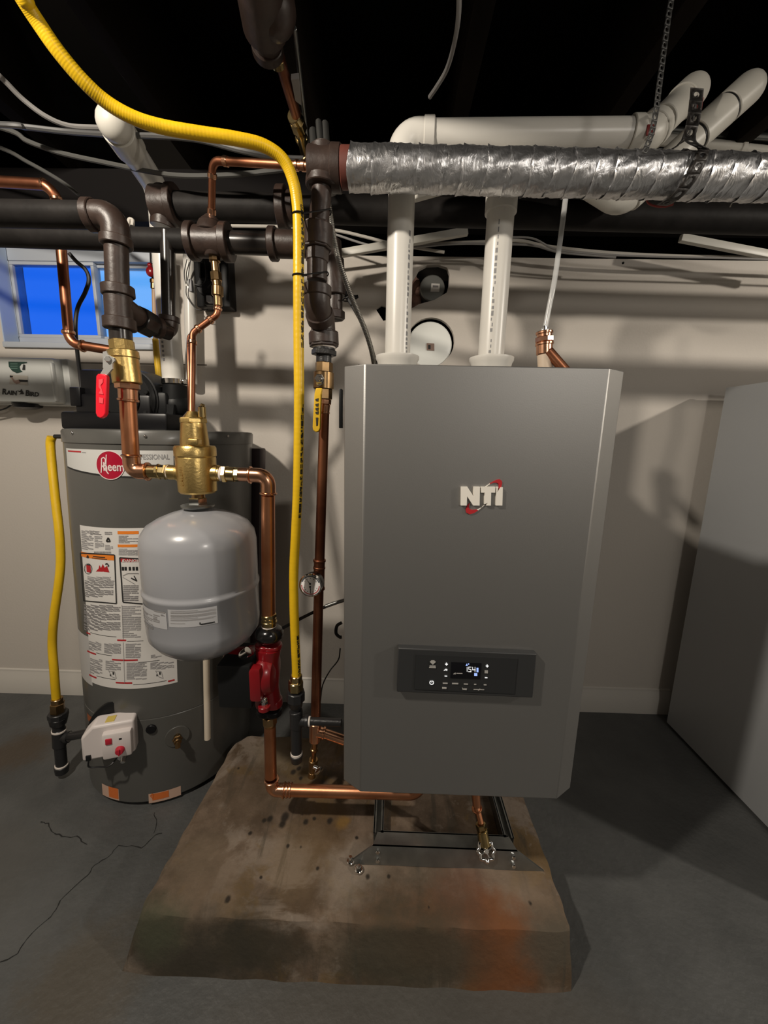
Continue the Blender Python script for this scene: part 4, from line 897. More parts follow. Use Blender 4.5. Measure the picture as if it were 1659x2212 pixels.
m_ = MB(); m_.c(580, 1326, 581, 1334, Y1, 34, n=8); m_.c(581, 1333, 581, 1352, Y1, 31); m_.c(581, 1340, 581, 1345, Y1, 34); obj('adapter', m_, BRASS2, cpi)
obj('thread_tape', MB().c(581, 1350, 581, 1358, Y1, 32), TEFLON, cpi)

# pump
pu = thing('circulator_pump', W(580, 1540, Y1), 'dark red circulator pump with black terminal box between two copper pipes', 'pump')
def flange(yc, x, nm, mat, w=58, dep=.016):
    c = W(x, yc, Y1); a = pxr(w, c)
    pl = []
    for k in range(32):
        t = 2*pi*k/32; rr_ = a*(1 if abs(cos(t)) > .8 else .72+.28*abs(cos(t))/.8); pl.append(c+V((rr_*cos(t)*1.0, rr_*sin(t)*.85, 0)))
    m_ = MB().prism(pl, (0, 0, -dep)); o = obj(nm, m_, mat, pu); b = o.modifiers.new('edge', 'BEVEL'); b.width = .004; b.segments = 3; b.limit_method = 'ANGLE'; return c
p = W(581, 1352, Y1); obj('top_flange', MB().lathe(p, (0, 0, -1), [(0, .016), (.002, .022), (.008, .029), (.018, .033), (.027, .032), (.034, .026), (.038, .020)], 32), M('gloss_black_flange', (.008, .008, .008), .2, coat=.3), pu)
c1b = W(580, 1392, Y1); flange(1390, 580, 'body_flange', REDP, 58, .012)
vcn = W(577, 1452, Y1)
m_ = MB(); m_.lathe(vcn+V((-.022, 0, 0)), (1, 0, 0), [(0, .030), (.004, .046), (.014, .052), (.030, .052), (.042, .044), (.048, .02)], 40)
a_ = W(580, 1398, Y1); b_ = W(580, 1512, Y1); m_.tube([a_, a_.lerp(vcn, .5), vcn, vcn.lerp(b_, .5), b_], [.030, .026, .030, .026, .030], 28)
m_.box(vcn+V((-.012, -.042, .0)), (.03, .028, .085), .008); obj('volute', m_, REDP, pu)
flange(1508, 581, 'lower_flange', REDP, 58, .020); flange(1530, 582, 'bottom_flange', BLKP, 54, .016)
m_ = MB(); p = W(571, 1516, Y1-.042); m_.cyl(p+V((0, 0, -.016)), p+V((0, 0, .004)), .008, n=6); m_.ball(p+V((0, 0, .006)), .0075, 12); obj('flange_bolt', m_, CHROME, pu)
p = W(571, 1528, Y1-.042); obj('flange_lug', MB().cyl(p+V((0, 0, -.006)), p+V((0, 0, .006)), .014, n=20), REDP, pu)
mt = W(548, 1440, Y1+.01); me_ = W(488, 1440, Y1+.01); m_ = MB(); m_.lathe(mt, me_-mt, [(-.008, .044), (0, .050), (.012, .050), (.014, .047), ((me_-mt).length-.008, .046), ((me_-mt).length, .034)], 36)
obj('motor', m_, REDP, pu)
a_, b_ = W(472, 1530, Y1-.055), W(540, 1440, Y1-.055); m_ = MB().bx((a_.x, Y1-.055, a_.z), (b_.x, Y1+.05, b_.z), .005); obj('terminal_box', m_, BLKM, pu, 'black terminal box')
p = W(523, 1436, Y1-.01); m_ = MB().cyl(p+V((0, 0, -.004)), p+V((0, 0, .004)), .017, n=6); m_.cyl(p+V((0, 0, .003)), p+V((0, 0, .016)), .0125, n=20); m_.tube(spl([p+V((0, 0, .014)), p+V((.004, 0, .026)), p+V((.016, 0, .036))]), .011, 16); obj('conduit_connector', m_, CHROME, pu, 'chrome conduit connector')
p = W(483, 1516, Y1-.05); obj('ground_screw', MB().ball(p, .003, 8), CHROME, pu)
tag(obj('pump_cable', MB().tube(spl([W(524, 1425, Y1), W(532, 1410, Y1+.02), W(560, 1385, Y1+.07), W(612, 1356, .95), W(650, 1336, .96), W(672, 1325, .97), W(700, 1312, .98), W(745, 1296, .99)]), .0042, 10), BLKC), 'black armoured cable running from red pump behind yellow hose to boiler', 'cable')
tag(obj('cable_sleeve', MB().tube(spl([W(703, 1310, .975), W(722, 1303, .98), W(745, 1296, .985)]), .0048, 10), STEEL), 'short silver sleeve of cable entering the boiler left side', 'conduit')

# copper below the pump, turning right under the boiler
cb = thing('copper_return_pipe', W(588, 1705, Y1), 'copper pipe below red pump turning right under the boiler', 'pipe')
m_ = MB(); m_.c(582, 1546, 583, 1562, Y1, 31, n=8); m_.c(583, 1560, 583, 1568, Y1, 29, 26); obj('adapter', m_, BRASSD, cb)
obj('pipe', MB().c(583, 1566, 585, 1678, Y1, 25), COPPER, cb)
E2 = W(588, 1706, Y1); pR = W(830, 1713, Y1)
elbow(cb, E2, D(E2, W(585, 1660, Y1)), D(E2, pR), .026, pxr(27, E2), COPBR, pxr(32, E2), .008, bead=True)
for x in (612, 619, 626): obj('coupling_bead', MB().c(x, 1706.5, x+4, 1706.6, Y1, 30), COPBR, cb)
pu_ = W(905, 1715, Y1); obj('under_pipe', MB().tube(fil([W(612, 1706.5, Y1), pu_, pu_+V((.02, 0, .20))], .03), pxr(25, pR), 24), COPPER, cb)

# right-hand copper: boiler supply with gauge
YC = .91
cr_ = thing('copper_riser_pipe', W(680, 1600, YC), 'tall copper pipe between yellow gas hose and boiler', 'pipe')
m_ = MB(); m_.c(703, 862, 702, 874, YC, 26, n=8); m_.c(702, 873, 700, 892, YC, 23); m_.c(700, 890, 700, 894, YC, 25); obj('adapter', m_, COPBR, cr_)
obj('pipe', MB().c(701, 880, 690, 1225, YC, 21.5), COPOLD, cr_)
m_ = MB(); m_.c(690.3, 1208, 690.2, 1214, YC, 27); m_.c(690.2, 1212, 689.8, 1225, YC, 24); m_.c(689.8, 1224, 689.6, 1229, YC, 26); m_.c(689.6, 1228, 688.8, 1270, YC, 24); m_.c(688.8, 1268, 688.7, 1274, YC, 26); obj('gauge_tee', m_, COPOLD, cr_)
obj('lower_pipe', MB().c(688.7, 1270, 681, 1582, YC, 21), COPOLD, cr_)
m_ = MB(); m_.c(681, 1560, 680.5, 1600, YC, 25); m_.c(680, 1580, 700, 1584, YC, 24, 23); m_.c(697, 1583, 702, 1584, YC, 27); m_.c(700, 1584, 745, 1600, YC, 21); obj('tee', m_, COPBR, cr_)
ga_ = thing('pressure_gauge', W(671, 1264, YC-.06), 'round white dial pressure gauge with red arc beside copper pipe', 'gauge')
gc = W(671, 1264, YC-.055); gr = pxr(49, gc); nd = V((-.10, -1, .08)).normalized(); gx = V((0, 0, 1)).cross(nd).normalized()*-1; gz = gx.cross(nd)*-1
if gz.z < 0: gz = -gz
if gx.x < 0: gx = -gx
obj('case', MB().lathe(gc-nd*.030, nd, [(0, gr*.86), (.004, gr*.96), (.026, gr), (.029, gr*.99), (.0295, gr*.90)], 40), BLKP, ga_)
obj('rim', MB().lathe(gc-nd*.004, nd, [(0, gr), (.001, gr*1.04), (.006, gr*1.03), (.0075, gr*.95), (.0072, gr*.90)], 40, cap=False), CHROME, ga_)
obj('dial', MB().lathe(gc, nd, [(0, gr*.93), (.0012, gr*.93)], 40), M('white_dial', (.90, .88, .87), .4), ga_)
def gpt(r, a, w=.0016): return gc+nd*w+gx*(gr*r*cos(a))+gz*(gr*r*sin(a))
def garc(mb, r0_, r1_, a0, a1, n=18, w=.0016):
    for i in range(n):
        b0, b1 = a0+(a1-a0)*i/n, a0+(a1-a0)*(i+1)/n; mb.add([gpt(r0_, b0, w), gpt(r1_, b0, w), gpt(r1_, b1, w), gpt(r0_, b1, w)], [(0, 1, 2, 3)])
m_ = MB(); garc(m_, .76, .84, radians(182), radians(360)); obj('red_arc', m_, M('red_dial_arc', (.45, .07, .07), .5), ga_)
m_ = MB(); garc(m_, .76, .86, radians(20), radians(160)); 
for k in range(7): a = radians(200+k*23); garc(m_, .58, .66, a-.06, a+.06, 2)
for k in range(5): a = radians(35+k*28); garc(m_, .58, .66, a-.05, a+.05, 2)
obj('scale', m_, M('grey_dial_print', (.10, .11, .13), .5), ga_)
m_ = MB()
def needle(c0, c1, w, hub):
    d = (c1-c0).normalized(); s_ = d.cross(nd).normalized()*w; m_.add([c0-s_, c0+s_, c1+s_*.4, c1-s_*.4], [(0, 1, 2, 3)]); m_.cyl(c0-nd*.001, c0+nd*.001, hub, n=14)
needle(gpt(.14, radians(95), .003), gpt(.80, radians(125), .003), .0007, .0021); needle(gpt(.12, radians(265), .003), gpt(.78, radians(275), .003), .0009, .0021); obj('needle', m_, BLKP, ga_)
m_ = MB(); m_.cyl(gc-nd*.029, gc-nd*.029+V((.008, .03, 0)), .009, n=16); m_.cyl(gc-nd*.029+V((.006, .022, .0)), W(689, 1258, YC), .0075, n=6); obj('stem', m_, BRASSD, ga_)

dv = thing('boiler_drain_cock', W(676, 1668, YC), 'small brass drain cock hanging below the copper riser above pad', 'valve')
m_ = MB(); m_.c(680, 1598, 679, 1618, YC, 13); m_.c(679, 1616, 678, 1622, YC, 17, n=8); m_.c(678, 1620, 677, 1646, YC, 11); m_.c(677, 1640, 675, 1668, YC, 21, 16, n=16); m_.c(675, 1666, 673, 1678, YC, 17); obj('body', m_, BRASSD, dv)
m_ = MB(); m_.c(676, 1656, 686, 1660, YC-.02, 9, n=10); p = W(687, 1664, YC-.02); m_.lathe(p, V((.6, -.7, -.1)), [(0, .006), (.002, .012), (.004, .012), (.006, .006)], 10); obj('handle', m_, CHROME, dv)

# ================================================================== LONG YELLOW GAS HOSE + DRIP LEG
hp_ = [(28, -40, .62), (48, -5, .63), (80, 45, .645), (125, 110, .66), (180, 175, .68), (232, 222, .70), (290, 255, .715), (350, 274, .73), (430, 288, .745), (510, 300, .76), (570, 315, .775), (612, 345, .79), (633, 390, .80), (642, 440, .805), (645, 500, .805), (645, 600, .805), (645, 720, .81), (646, 850, .81), (645, 960, .81), (643, 1060, .81), (639, 1150, .815), (635, 1230, .82), (635, 1300, .82), (637, 1370, .82), (640, 1440, .82), (640, 1464, .82)]
HPP = [W(*p) for p in hp_]; HPP = [HPP[0]+V((-.13, -.30, .23)), HPP[0]+V((-.06, -.12, .12))] + HPP
yh = thing('long_gas_hose', HPP[-1], 'long yellow gas hose coming from the ceiling and dropping beside iron riser', 'hose')
path = spl(HPP, 8); RH = .0101
dense = spl(HPP, 40); obj('jacket', MB().tube(dense, [RH*(1.006 if (i//2) % 2 else .995) for i in range(len(dense))], 18), YEL, yh, sharp=60)
m_ = MB()      # dark printed marking along the right-front side of the drop
for (i0, i1) in ((15.1, 18.2), (19.2, 21.6), (25.0, 26.6)):
    i = i0*8
    while i < i1*8:
        L_ = random.choice((.35, .5, .7)); a, b = path[int(i)], path[min(int(i)+1, len(path)-1)]
        f0, f1 = i-int(i), min(i-int(i)+L_*.9, 1); p0, p1 = a.lerp(b, f0), a.lerp(b, f1)
        for kx in (.15, .5, .85):
            if random.random() < .7:
                an0 = -pi/2+.55+kx*.55; an1 = an0+.22
                if i0 < 16: an0 += .1; an1 += .1
                o0, o1 = V((cos(an0), sin(an0), 0))*(RH+.0004), V((cos(an1), sin(an1), 0))*(RH+.0004); m_.add([p0+o0, p0+o1, p1+o1, p1+o0], [(0, 1, 2, 3)])
        i += L_*random.choice((.45, .6, .8))
obj('print', m_, INK, yh, sharp=80)
m_ = MB(); m_.c(640, 1458, 640, 1472, .82, 25, n=24); m_.c(639, 1470, 639, 1491, .82, 32, n=6); m_.c(639, 1472, 639, 1489, .82, 31); obj('end_nut', m_, BRASS2, yh, 'brass end nut')
for (hx, hy, rx, ry_) in ((646, 462, 691, 462), (646, 594, 685, 596)):
    h0 = W(hx, hy+2, .805); r0_ = W(rx, ry_-6, YR); n = 36; lp_ = []
    for k in range(n):
        t = 2*pi*k/n; d0 = V((cos(t), sin(t), 0))
        c_, rr_ = (h0, RH+.0016) if d0.dot(h0-r0_) > 0 else (r0_, pxr(46, r0_)+.001); lp_.append(c_+d0*rr_)
    tie = obj('cable_tie', MB().tube(lp_+[lp_[0]], .0014, 6), BLKP)
    tag(tie, 'upper black zip tie binding yellow hose to riser below the tee' if hy < 500 else 'lower black zip tie binding yellow hose to riser above its elbow', 'zip tie', 'zip ties holding the yellow hose')
YD = .82
d2 = thing('boiler_drip_leg', W(640, 1644, YD), 'black iron drip leg under yellow hose with side pipe into boiler', 'pipe fitting')
m_ = MB(); m_.c(639, 1491, 639, 1494, YD, 22); m_.c(639, 1493, 639, 1513, YD, 39, n=8); m_.c(639, 1496, 639, 1526, YD, 36, 28); obj('union', m_, BLKI, d2)
m_ = MB(); m_.c(639, 1524, 639, 1540, YD, 20); m_.c(639, 1534, 640, 1540, YD, 28); m_.c(640, 1538, 640, 1570, YD, 27); m_.c(640, 1556, 662, 1558, YD, 22); m_.c(658, 1558, 667, 1558, YD, 26); obj('tee', m_, BLKI, d2)
for q_ in ((666, 1558, 671, 1558, YD, 21), (640.5, 1624, 640.5, 1630, YD, 25)): obj('thread_tape', MB().c(*q_), TEFLON, d2)
obj('side_nipple', MB().c(670, 1558, 738, 1561, YD, 17), BLKI, d2)
obj('drop_nipple', MB().c(640, 1568, 640.5, 1626, YD, 23), BLKI, d2)
obj('cap', MB().c(640.5, 1629, 641, 1645, YD, 27, 23), BLKI, d2)

# ================================================================== FOIL-WRAPPED PIPE
YF = .85
D0, D1 = W(742, 363, YF), W(3000, 418, YF)
fo = thing('foil_wrapped_pipe', D0, 'silver foil-wrapped insulated pipe running right from the riser tee above boiler', 'pipe')
DR = pxr(82, D0); obj('core', MB().cyl(D0-V((.004, 0, 0)), D1, DR*.93, n=28), SLEEVE, fo, 'dark red insulation end')
n = 23; ax = (D1-D0).normalized(); LT = (D1-D0).length
x_ = .012
k = 0
while x_ < LT:
    w_ = random.uniform(.034, .046); a, b = D0+ax*x_, D0+ax*(x_+w_+.006)
    x, y, d = frame(ax); vs, fs = [], []; N_ = 40; rows = 9; tilt = .22; rr0 = DR*random.uniform(.985, 1.01)
    for r_i in range(rows+1):
        u = r_i/rows
        for i in range(N_):
            t = 2*pi*i/N_; nx_ = x*cos(t)+y*sin(t)
            r = rr0*(1+.010*(1-u)) + (.0016 if r_i == 0 else 0) + .0009*sin(7*t+k*2.1+u*5)+.0007*sin(13*t+k+9*u)+random.uniform(-.0006, .0006)
            sh = tilt*DR*nx_.z*.35 + .0016*sin(3*t+k*1.7)
            vs.append(a.lerp(b, u)+ax*sh+nx_*r)
    for r_i in range(rows):
        for i in range(N_):
            j = (i+1) % N_; fs.append((r_i*N_+i, r_i*N_+j, (r_i+1)*N_+j, (r_i+1)*N_+i))
    obj('foil_wrap', MB().add(vs, fs), FOIL, fo, sharp=60)
    x_ += w_; k += 1

# ================================================================== BOILER VENTS (PVC)
YVt = .95
def marks(mb, x, z0, z1, c, r, ang):
    z = z0
    while z < z1:
        h = random.uniform(.004, .011)
        for da in (0, .09):
            if random.random() < .75: cyl_patch(mb, ang+da, ang+da+.07, z, z+h, c, r+.0003, 1)
        z += h+random.uniform(.003, .006)
vA = thing('left_vent_pipe', (W(858.5, 770, YVt).x, YVt, ZB1), 'white plastic vent pipe nearer yellow hose, elbowing right above foil-wrapped pipe', 'pipe')
xA = W(863, 600, YVt).x; zE = W(880, 297, YVt).z; rA = pxr(56, W(863, 600, YVt)); RU = rA
cA = V((xA, YVt, zE)); eA = WZ(1398, 293, zE)
obj('riser', MB().cyl((xA, YVt, ZB1+.01), (xA, YVt, zE-.05), rA, n=32), PVC, vA)
dA = D(cA, eA)
elbow(vA, cA, (0, 0, -1), dA, .042, rA*1.10, PVC, rA*1.18, .022)
obj('run', MB().cyl(cA+dA*.05, eA, rA*1.02, n=32), PVC, vA)
fA = WZ(1494, 200, 1.87)
elbow(vA, eA, -dA, D(eA, fA), .035, rA*1.10, PVCO, rA*1.18, .022)
obj('forward_run', MB().cyl(eA.lerp(fA, .3), fA, rA*1.02, n=32), PVCO, vA)
dF = D(eA, fA); obj('end_elbow', MB().cyl(fA-dF*.05, fA, rA*1.12, n=32).ball(fA, rA*1.12, 28), PVCO, vA)
m_ = MB(); marks(m_, 0, 1.31, 1.56, (xA, YVt), rA, -pi/2+.65); obj('print', m_, PRINT, vA, sharp=80)
p = eA.lerp(fA, .72); obj('tag', MB().box(p+V((.026, -.012, -.012)), (.012, .022, .022), .001, Matrix.Rotation(.5, 3, 'Z')), REDTAG, vA, 'dark red tag')
p = eA - dA*.012; obj('tag', MB().box(p+V((0, -rA*1.16, -.012)), (.016, .003, .018), .0005), REDTAG, vA, 'dark red tag')

vB = thing('right_vent_pipe', (W(1062, 770, YVt).x, YVt, ZB1), 'white plastic vent pipe nearer the cabinet, passing up behind foil-wrapped pipe', 'pipe')
xB = W(1072, 600, YVt).x; zC = W(1082, 462, YVt).z
obj('riser', MB().cyl((xB, YVt, ZB1+.01), (xB, YVt, zC+.03), rA, n=32), PVC, vB)
obj('coupling', MB().lathe((xB, YVt, zC), (0, 0, 1), [(0, rA*1.02), (.001, rA*1.16), (.055, rA*1.16), (.058, rA*1.05)], 32), PVC, vB)
g0 = WZ(1342, 440, 1.672); g1 = WZ(1614, 194, 1.90); gm = W(1245, 378, 1.02); gt = W(1080, 372, YVt)
obj('rear_run', MB().tube(fil([(xB, YVt, zC+.05), (xB, YVt, gt.z), gm, g0, g1], .045), rA, 28), PVCO, vB)
dG = D(g0, g1); q1, q2 = g0.lerp(g1, .60), g0.lerp(g1, .83)
obj('clamp_ring', MB().cyl(q1-dG*.005, q1+dG*.001, rA*1.02, n=32), BLKM, vB); obj('clamp_ring', MB().cyl(q2-dG*.001, q2+dG*.006, rA*1.06, n=32), BLKM, vB)
obj('coupling', MB().cyl(q1, q2, rA*1.13, n=32), PVCO, vB); obj('end_elbow', MB().cyl(q2+dG*.005, g1, rA*1.13, n=32).ball(g1, rA*1.13, 28), PVCO, vB)
obj('lower_coupling', MB().cyl(g0+dG*.02, g0+dG*.06, rA*1.12, n=32), PVCO, vB)
m_ = MB(); marks(m_, 0, 1.30, 1.58, (xB, YVt), rA, -pi/2-.42); obj('print', m_, PRINT, vB, sharp=80)

# thin pipes behind
tag(obj('thin_white_pipe', MB().cyl(W(1380, 296, 1.30), W(1605, 322, 1.30), pxr(22, W(1500, 310, 1.3)), n=20).cyl(W(1596, 321, 1.30), W(1606, 322, 1.30), pxr(28, W(1500, 310, 1.3)), n=20).cyl(W(1605, 322, 1.30), W(2300, 396, 1.30), pxr(20, W(1500, 310, 1.3)), n=20), PVCO), 'thin off-white pipe behind the two diagonal vent pipes at the right', 'pipe')
tag(obj('thin_grey_conduit', MB().cyl(W(1380, 276, 1.33), W(2300, 345, 1.33), pxr(15, W(1500, 290, 1.3)), n=16), STEEL), 'thin grey conduit just above the off-white pipe at right', 'conduit')
# straps
def strap(pts, width, wd_, hole=.3, cell=None):
    P = [V(p) for p in pts]; cell = cell or width; L = [0]
    for a, b in zip(P, P[1:]): L.append(L[-1]+(b-a).length)
    def at(s):
        for i in range(len(P)-1):
            if s <= L[i+1] or i == len(P)-2: return P[i].lerp(P[i+1], (s-L[i])/max(L[i+1]-L[i], 1e-6))
    wd_ = V(wd_).normalized(); n = int(L[-1]/cell); mb = MB(); w = width/2
    for k in range(n):
        s0 = k*cell
        def pt(u, v): return at(s0+(u+.5)*cell)+wd_*(v*width)
        vs = []
        for i in range(8):
            a = 2*pi*i/8; cu, cv_ = cos(a), sin(a); mx = max(abs(cu), abs(cv_)); vs.append(pt(cu/mx*.5, cv_/mx*.5)); vs.append(pt(cu*hole, cv_*hole*.85))
        mb.add(vs, [(2*i, 2*((i+1) % 8), 2*((i+1) % 8)+1, 2*i+1) for i in range(8)])
    return mb
xs = W(1476, 385, YF).x; zc = W(1476, 385, YF).z
loop = [W(1506, 190, .72), W(1500, 250, .76), W(1490, 300, .79)]
ring = [V((xs-.012*max(0, (k-4))/6, YF+(DR+.006)*cos(radians(150+k*22)), zc+(DR+.006)*sin(radians(150+k*22)))) for k in range(0, 9)]
ring = [V((xs+.012-.005*k, YF-(DR+.006)*sin(radians(35+k*20)), zc+(DR+.006)*cos(radians(35+k*20)))) for k in range(0, 10)]
so_ = obj('hanger_strap', strap(spl(loop+ring, 6), .022, (1, .1, 0), .26, .021), STRAPB); md = so_.modifiers.new('thick', 'SOLIDIFY'); md.thickness = .0012
tag(so_, 'black perforated hanger strap looped around foil-wrapped pipe', 'strap')
s2 = obj('hanger_strap', strap(spl([W(1392, 330, .74), W(1404, 300, .745), W(1412, 270, .75), W(1420, 225, .755), W(1424, 190, .76), W(1424, 190, .76)+V((.006, .01, .12)), W(1424, 190, .76)+V((.012, .015, .268))], 6), .010, (1, .2, 0), .28, .011), GALV); md = s2.modifiers.new('thick', 'SOLIDIFY'); md.thickness = .001
tag(s2, 'thin zinc perforated strap holding bend of white vent pipe', 'strap')
s3 = obj('hanger_strap', strap(spl([W(1440, 330, .92), W(1458, 318, .90), W(1480, 300, .885), W(1494, 250, .88), W(1500, 200, .87)], 6), .020, (.8, .2, .5), .27, .02), STRAPB); md = s3.modifiers.new('thick', 'SOLIDIFY'); md.thickness = .001
tag(s3, 'black perforated strap rising behind the foil-wrapped pipe to joist', 'strap')
tag(obj('strap_tail', MB().tube(spl([W(1396, 428, .93), W(1402, 440, .92), W(1420, 446, .91), W(1438, 446, .90)]), [.002]*25, 8).tube(spl([W(1436, 446, .90), W(1446, 443, .895), W(1454, 441, .89)]), .0028, 8), REDTAG), 'red-tipped strap tail dangling under foil-wrapped pipe', 'strap')
tag(obj('hanging_wire', MB().tube([W(1588, 426, .9), W(1577, 447, .9)], .0012, 6), WHITEC), 'tiny pale wire end poking below foil-wrapped pipe', 'wire')

# boiler relief fitting with clear tube
YB_ = .95
rv = thing('relief_fitting', W(1178, 790, YB_), 'bronze relief fitting on top of boiler beneath clear tube', 'fitting')
m_ = MB(); m_.c(1176, 716, 1176, 722, YB_, 36); m_.c(1176, 720, 1176, 741, YB_, 31); m_.c(1176, 728, 1176, 740, YB_, 39, n=8); m_.c(1176, 744, 1176, 766, YB_, 34); m_.c(1176, 740, 1176, 746, YB_, 38); obj('body', m_, COPBR, rv)
obj('nylon_base', MB().c(1176, 765, 1179, 826, YB_, 30), M('cream_nylon', (.62, .50, .38), .5), rv, 'cream plastic base')
m_ = MB(); m_.c(1177, 704, 1177, 716, YB_, 12, n=12); m_.c(1170, 712, 1184, 712, YB_, 7, n=10); obj('stem', m_, CHROME, rv)
m_ = MB(); m_.cyl(W(1184, 758, YB_-.01), W(1240, 822, YB_-.02), pxr(21, W(1190, 770, YB_)), n=20); obj('branch', m_, COPOLD, rv)
tag(obj('clear_tube', MB().tube(spl([W(1178, 708, YB_), W(1186, 665, YB_), W(1197, 610, YB_), W(1206, 550, YB_+.01), W(1214, 490, YB_+.02), W(1224, 410, YB_+.03)]), pxr(11, W(1200, 600, YB_)), 14), CLEART), 'clear plastic tube rising from bronze fitting on boiler', 'tube')

# drain valve under the boiler
bd_ = thing('boiler_drain_valve', W(1050, 1850, .775), 'copper and brass drain valve with clear faceted knob under boiler', 'valve')
m_ = MB(); a_ = W(1022, 1716, .83); b_ = W(1030, 1742, .82); m_.cyl(a_+V((0, .02, .08)), b_, .010, n=16); m_.cyl(b_-V((0, 0, .004)), W(1031, 1748, .82), .0135, n=16); m_.cyl(b_, W(1040, 1782, .80), .0075, n=16); obj('copper_tail', m_, COPPER, bd_)
m_ = MB(); m_.cyl(W(1038, 1778, .80), W(1041, 1794, .797), .0125, n=6); m_.cyl(W(1041, 1792, .797), W(1043, 1797, .795), .0135, n=16); m_.cyl(W(1042, 1796, .795), W(1047, 1826, .783), .013, .015, n=16); obj('body', m_, BRASS2, bd_)
kp = W(1050, 1838, .772); kn = V((.05, -.7, .55)).normalized(); kx, ky, _k = frame(kn); m_ = MB().cyl(kp-kn*.008, kp+kn*.006, .006, n=12)
rim_ = [kp+(kx*cos(2*pi*i/40)+ky*sin(2*pi*i/40))*(.0185+.0022*cos(8*2*pi*i/40)) for i in range(41)]; m_.tube(rim_, .0042, 10)
for i in range(4): m_.cyl(kp, kp+(kx*cos(pi*i/2+.4)+ky*sin(pi*i/2+.4))*.017, .0028, n=8)
obj('handle', m_, CHROME, bd_, 'chrome scalloped hand wheel')

# small copper fill line at the left of the riser
YS = .985
sc_ = thing('copper_fill_line', W(415, 885, YS-.06), 'thin copper line stepping left from iron header tee down behind brass vent', 'pipe')
m_ = MB(); m_.c(463, 553, 464, 566, YS, 24, n=8); m_.c(464, 564, 466, 590, YS, 16); m_.c(466, 588, 468, 608, YS, 24, n=8); m_.c(468, 606, 470, 625, YS, 19); m_.c(470, 618, 470, 640, YS, 24); m_.c(470, 638, 471, 662, YS, 18, n=12); obj('fittings', m_, BRASSD, sc_)
K0 = W(471, 660, YS); K1 = W(469, 680, YS); K2 = W(416, 719, YS-.02); K3 = W(414, 890, YS-.07); K4 = W(418, 985, Y1+.055); K5 = W(424, 1000, Y1+.02)
obj('tube', MB().tube(fil([K0, K1, K2, K3, K4, K5], .02), pxr(13.5, K1), 18), COPOLD, sc_)
for (a, b, t0, t1) in ((K0, K1, .2, .5), (K1, K2, .22, .35), (K1, K2, .72, .84), (K2, K3, .10, .15)): obj('solder_sleeve', MB().cyl(a.lerp(b, t0), a.lerp(b, t1), pxr(18, K1), n=18), COPBR, sc_)
obj('second_tube', MB().cyl(W(407, 745, YS-.01), W(412, 960, YS-.08), pxr(8, K2), n=14).tube(fil([W(407, 745, YS-.01), W(408, 728, YS-.01), W(416, 719, YS-.01)], .01), pxr(8, K2), 12), COPOLD, sc_)
tc2 = thing('copper_branch_line', W(456, 470, YS), 'thin copper line rising from iron header tee and running right to the riser tee', 'pipe')
T0, T1, T2 = W(457, 470, YS), W(459, 347, YS-.05), W(670, 359, YS-.11)
obj('tube', MB().tube(fil([T0, T1, T2], .022), pxr(16, T1), 18), COPOLD, tc2)
for (a, b, t0, t1) in ((T0, T1, .05, .18), (T0, T1, .70, .80), (T1, T2, .12, .17), (T1, T2, .86, .89), (T1, T2, .92, .96)): obj('solder_sleeve', MB().cyl(a.lerp(b, t0), a.lerp(b, t1), pxr(20, T1), n=18), COPBR, tc2)
YW = 1.10
lc = thing('left_copper_line', W(145, 720, YW), 'aged copper line dropping in front of window and turning right', 'pipe')
Q = [W(-60, 390, YW-.04), W(122, 399, YW-.04), W(150, 722, YW), W(168, 748, YW), W(262, 762, YW+.01)]
q0 = fil([W(-700, 350, YW-.05), W(122, 400, YW-.05), W(131, 520, YW), W(150, 742, YW), W(262, 760, YW+.01)], .028)
obj('tube', MB().tube(q0, pxr(20, W(140, 600, YW)), 20), COPOLD, lc)
for q_ in ((147, 714, 148, 722, YW, 25), (176, 747, 182, 748, YW, 25), (122, 428, 124, 436, YW-.045, 25), (92, 398, 98, 398.5, YW-.05, 24)): obj('solder_sleeve', MB().c(*q_), COPBR, lc)

# small stop valve in front of the window
sv = thing('small_stop_valve', W(335, 790, 1.38), 'small stop valve with dark red handle against the right window pane', 'valve')
m_ = MB(); m_.c(330, 520, 332, 572, 1.38, 14); obj('black_nipple', m_, BLKI, sv)
m_ = MB(); m_.c(332, 572, 333, 606, 1.38, 10); m_.c(333, 604, 333, 613, 1.38, 17, n=8); m_.c(333, 612, 333, 625, 1.38, 14); obj('body', m_, BRASSD, sv)
p = W(325, 587, 1.36); m_ = MB().ball(p, .014, 14, (1, .7, 1.1)); m_.cyl(p, W(333, 588, 1.38), .006, n=12); m_.ball(p+V((0, 0, .018)), .008, 12); obj('handle', m_, REDP, sv, 'dark red handle')
obj('tan_tube', MB().c(333, 624, 336, 735, 1.38, 10), M('tan_tube', (.42, .29, .19), .5), sv)
obj('yellow_tube', MB().tube(spl([W(336, 733, 1.38), W(338, 760, 1.38), W(340, 780, 1.38), W(345, 830, 1.38)]), pxr(13, W(338, 760, 1.38)), 14), YELV, sv)
tag(obj('white_conduit', MB().cyl(W(408, 545, 1.46), W(414, 830, 1.46), pxr(24, W(410, 600, 1.46)), n=20), PVC), 'white vertical conduit on wall behind thin copper fill line', 'conduit')

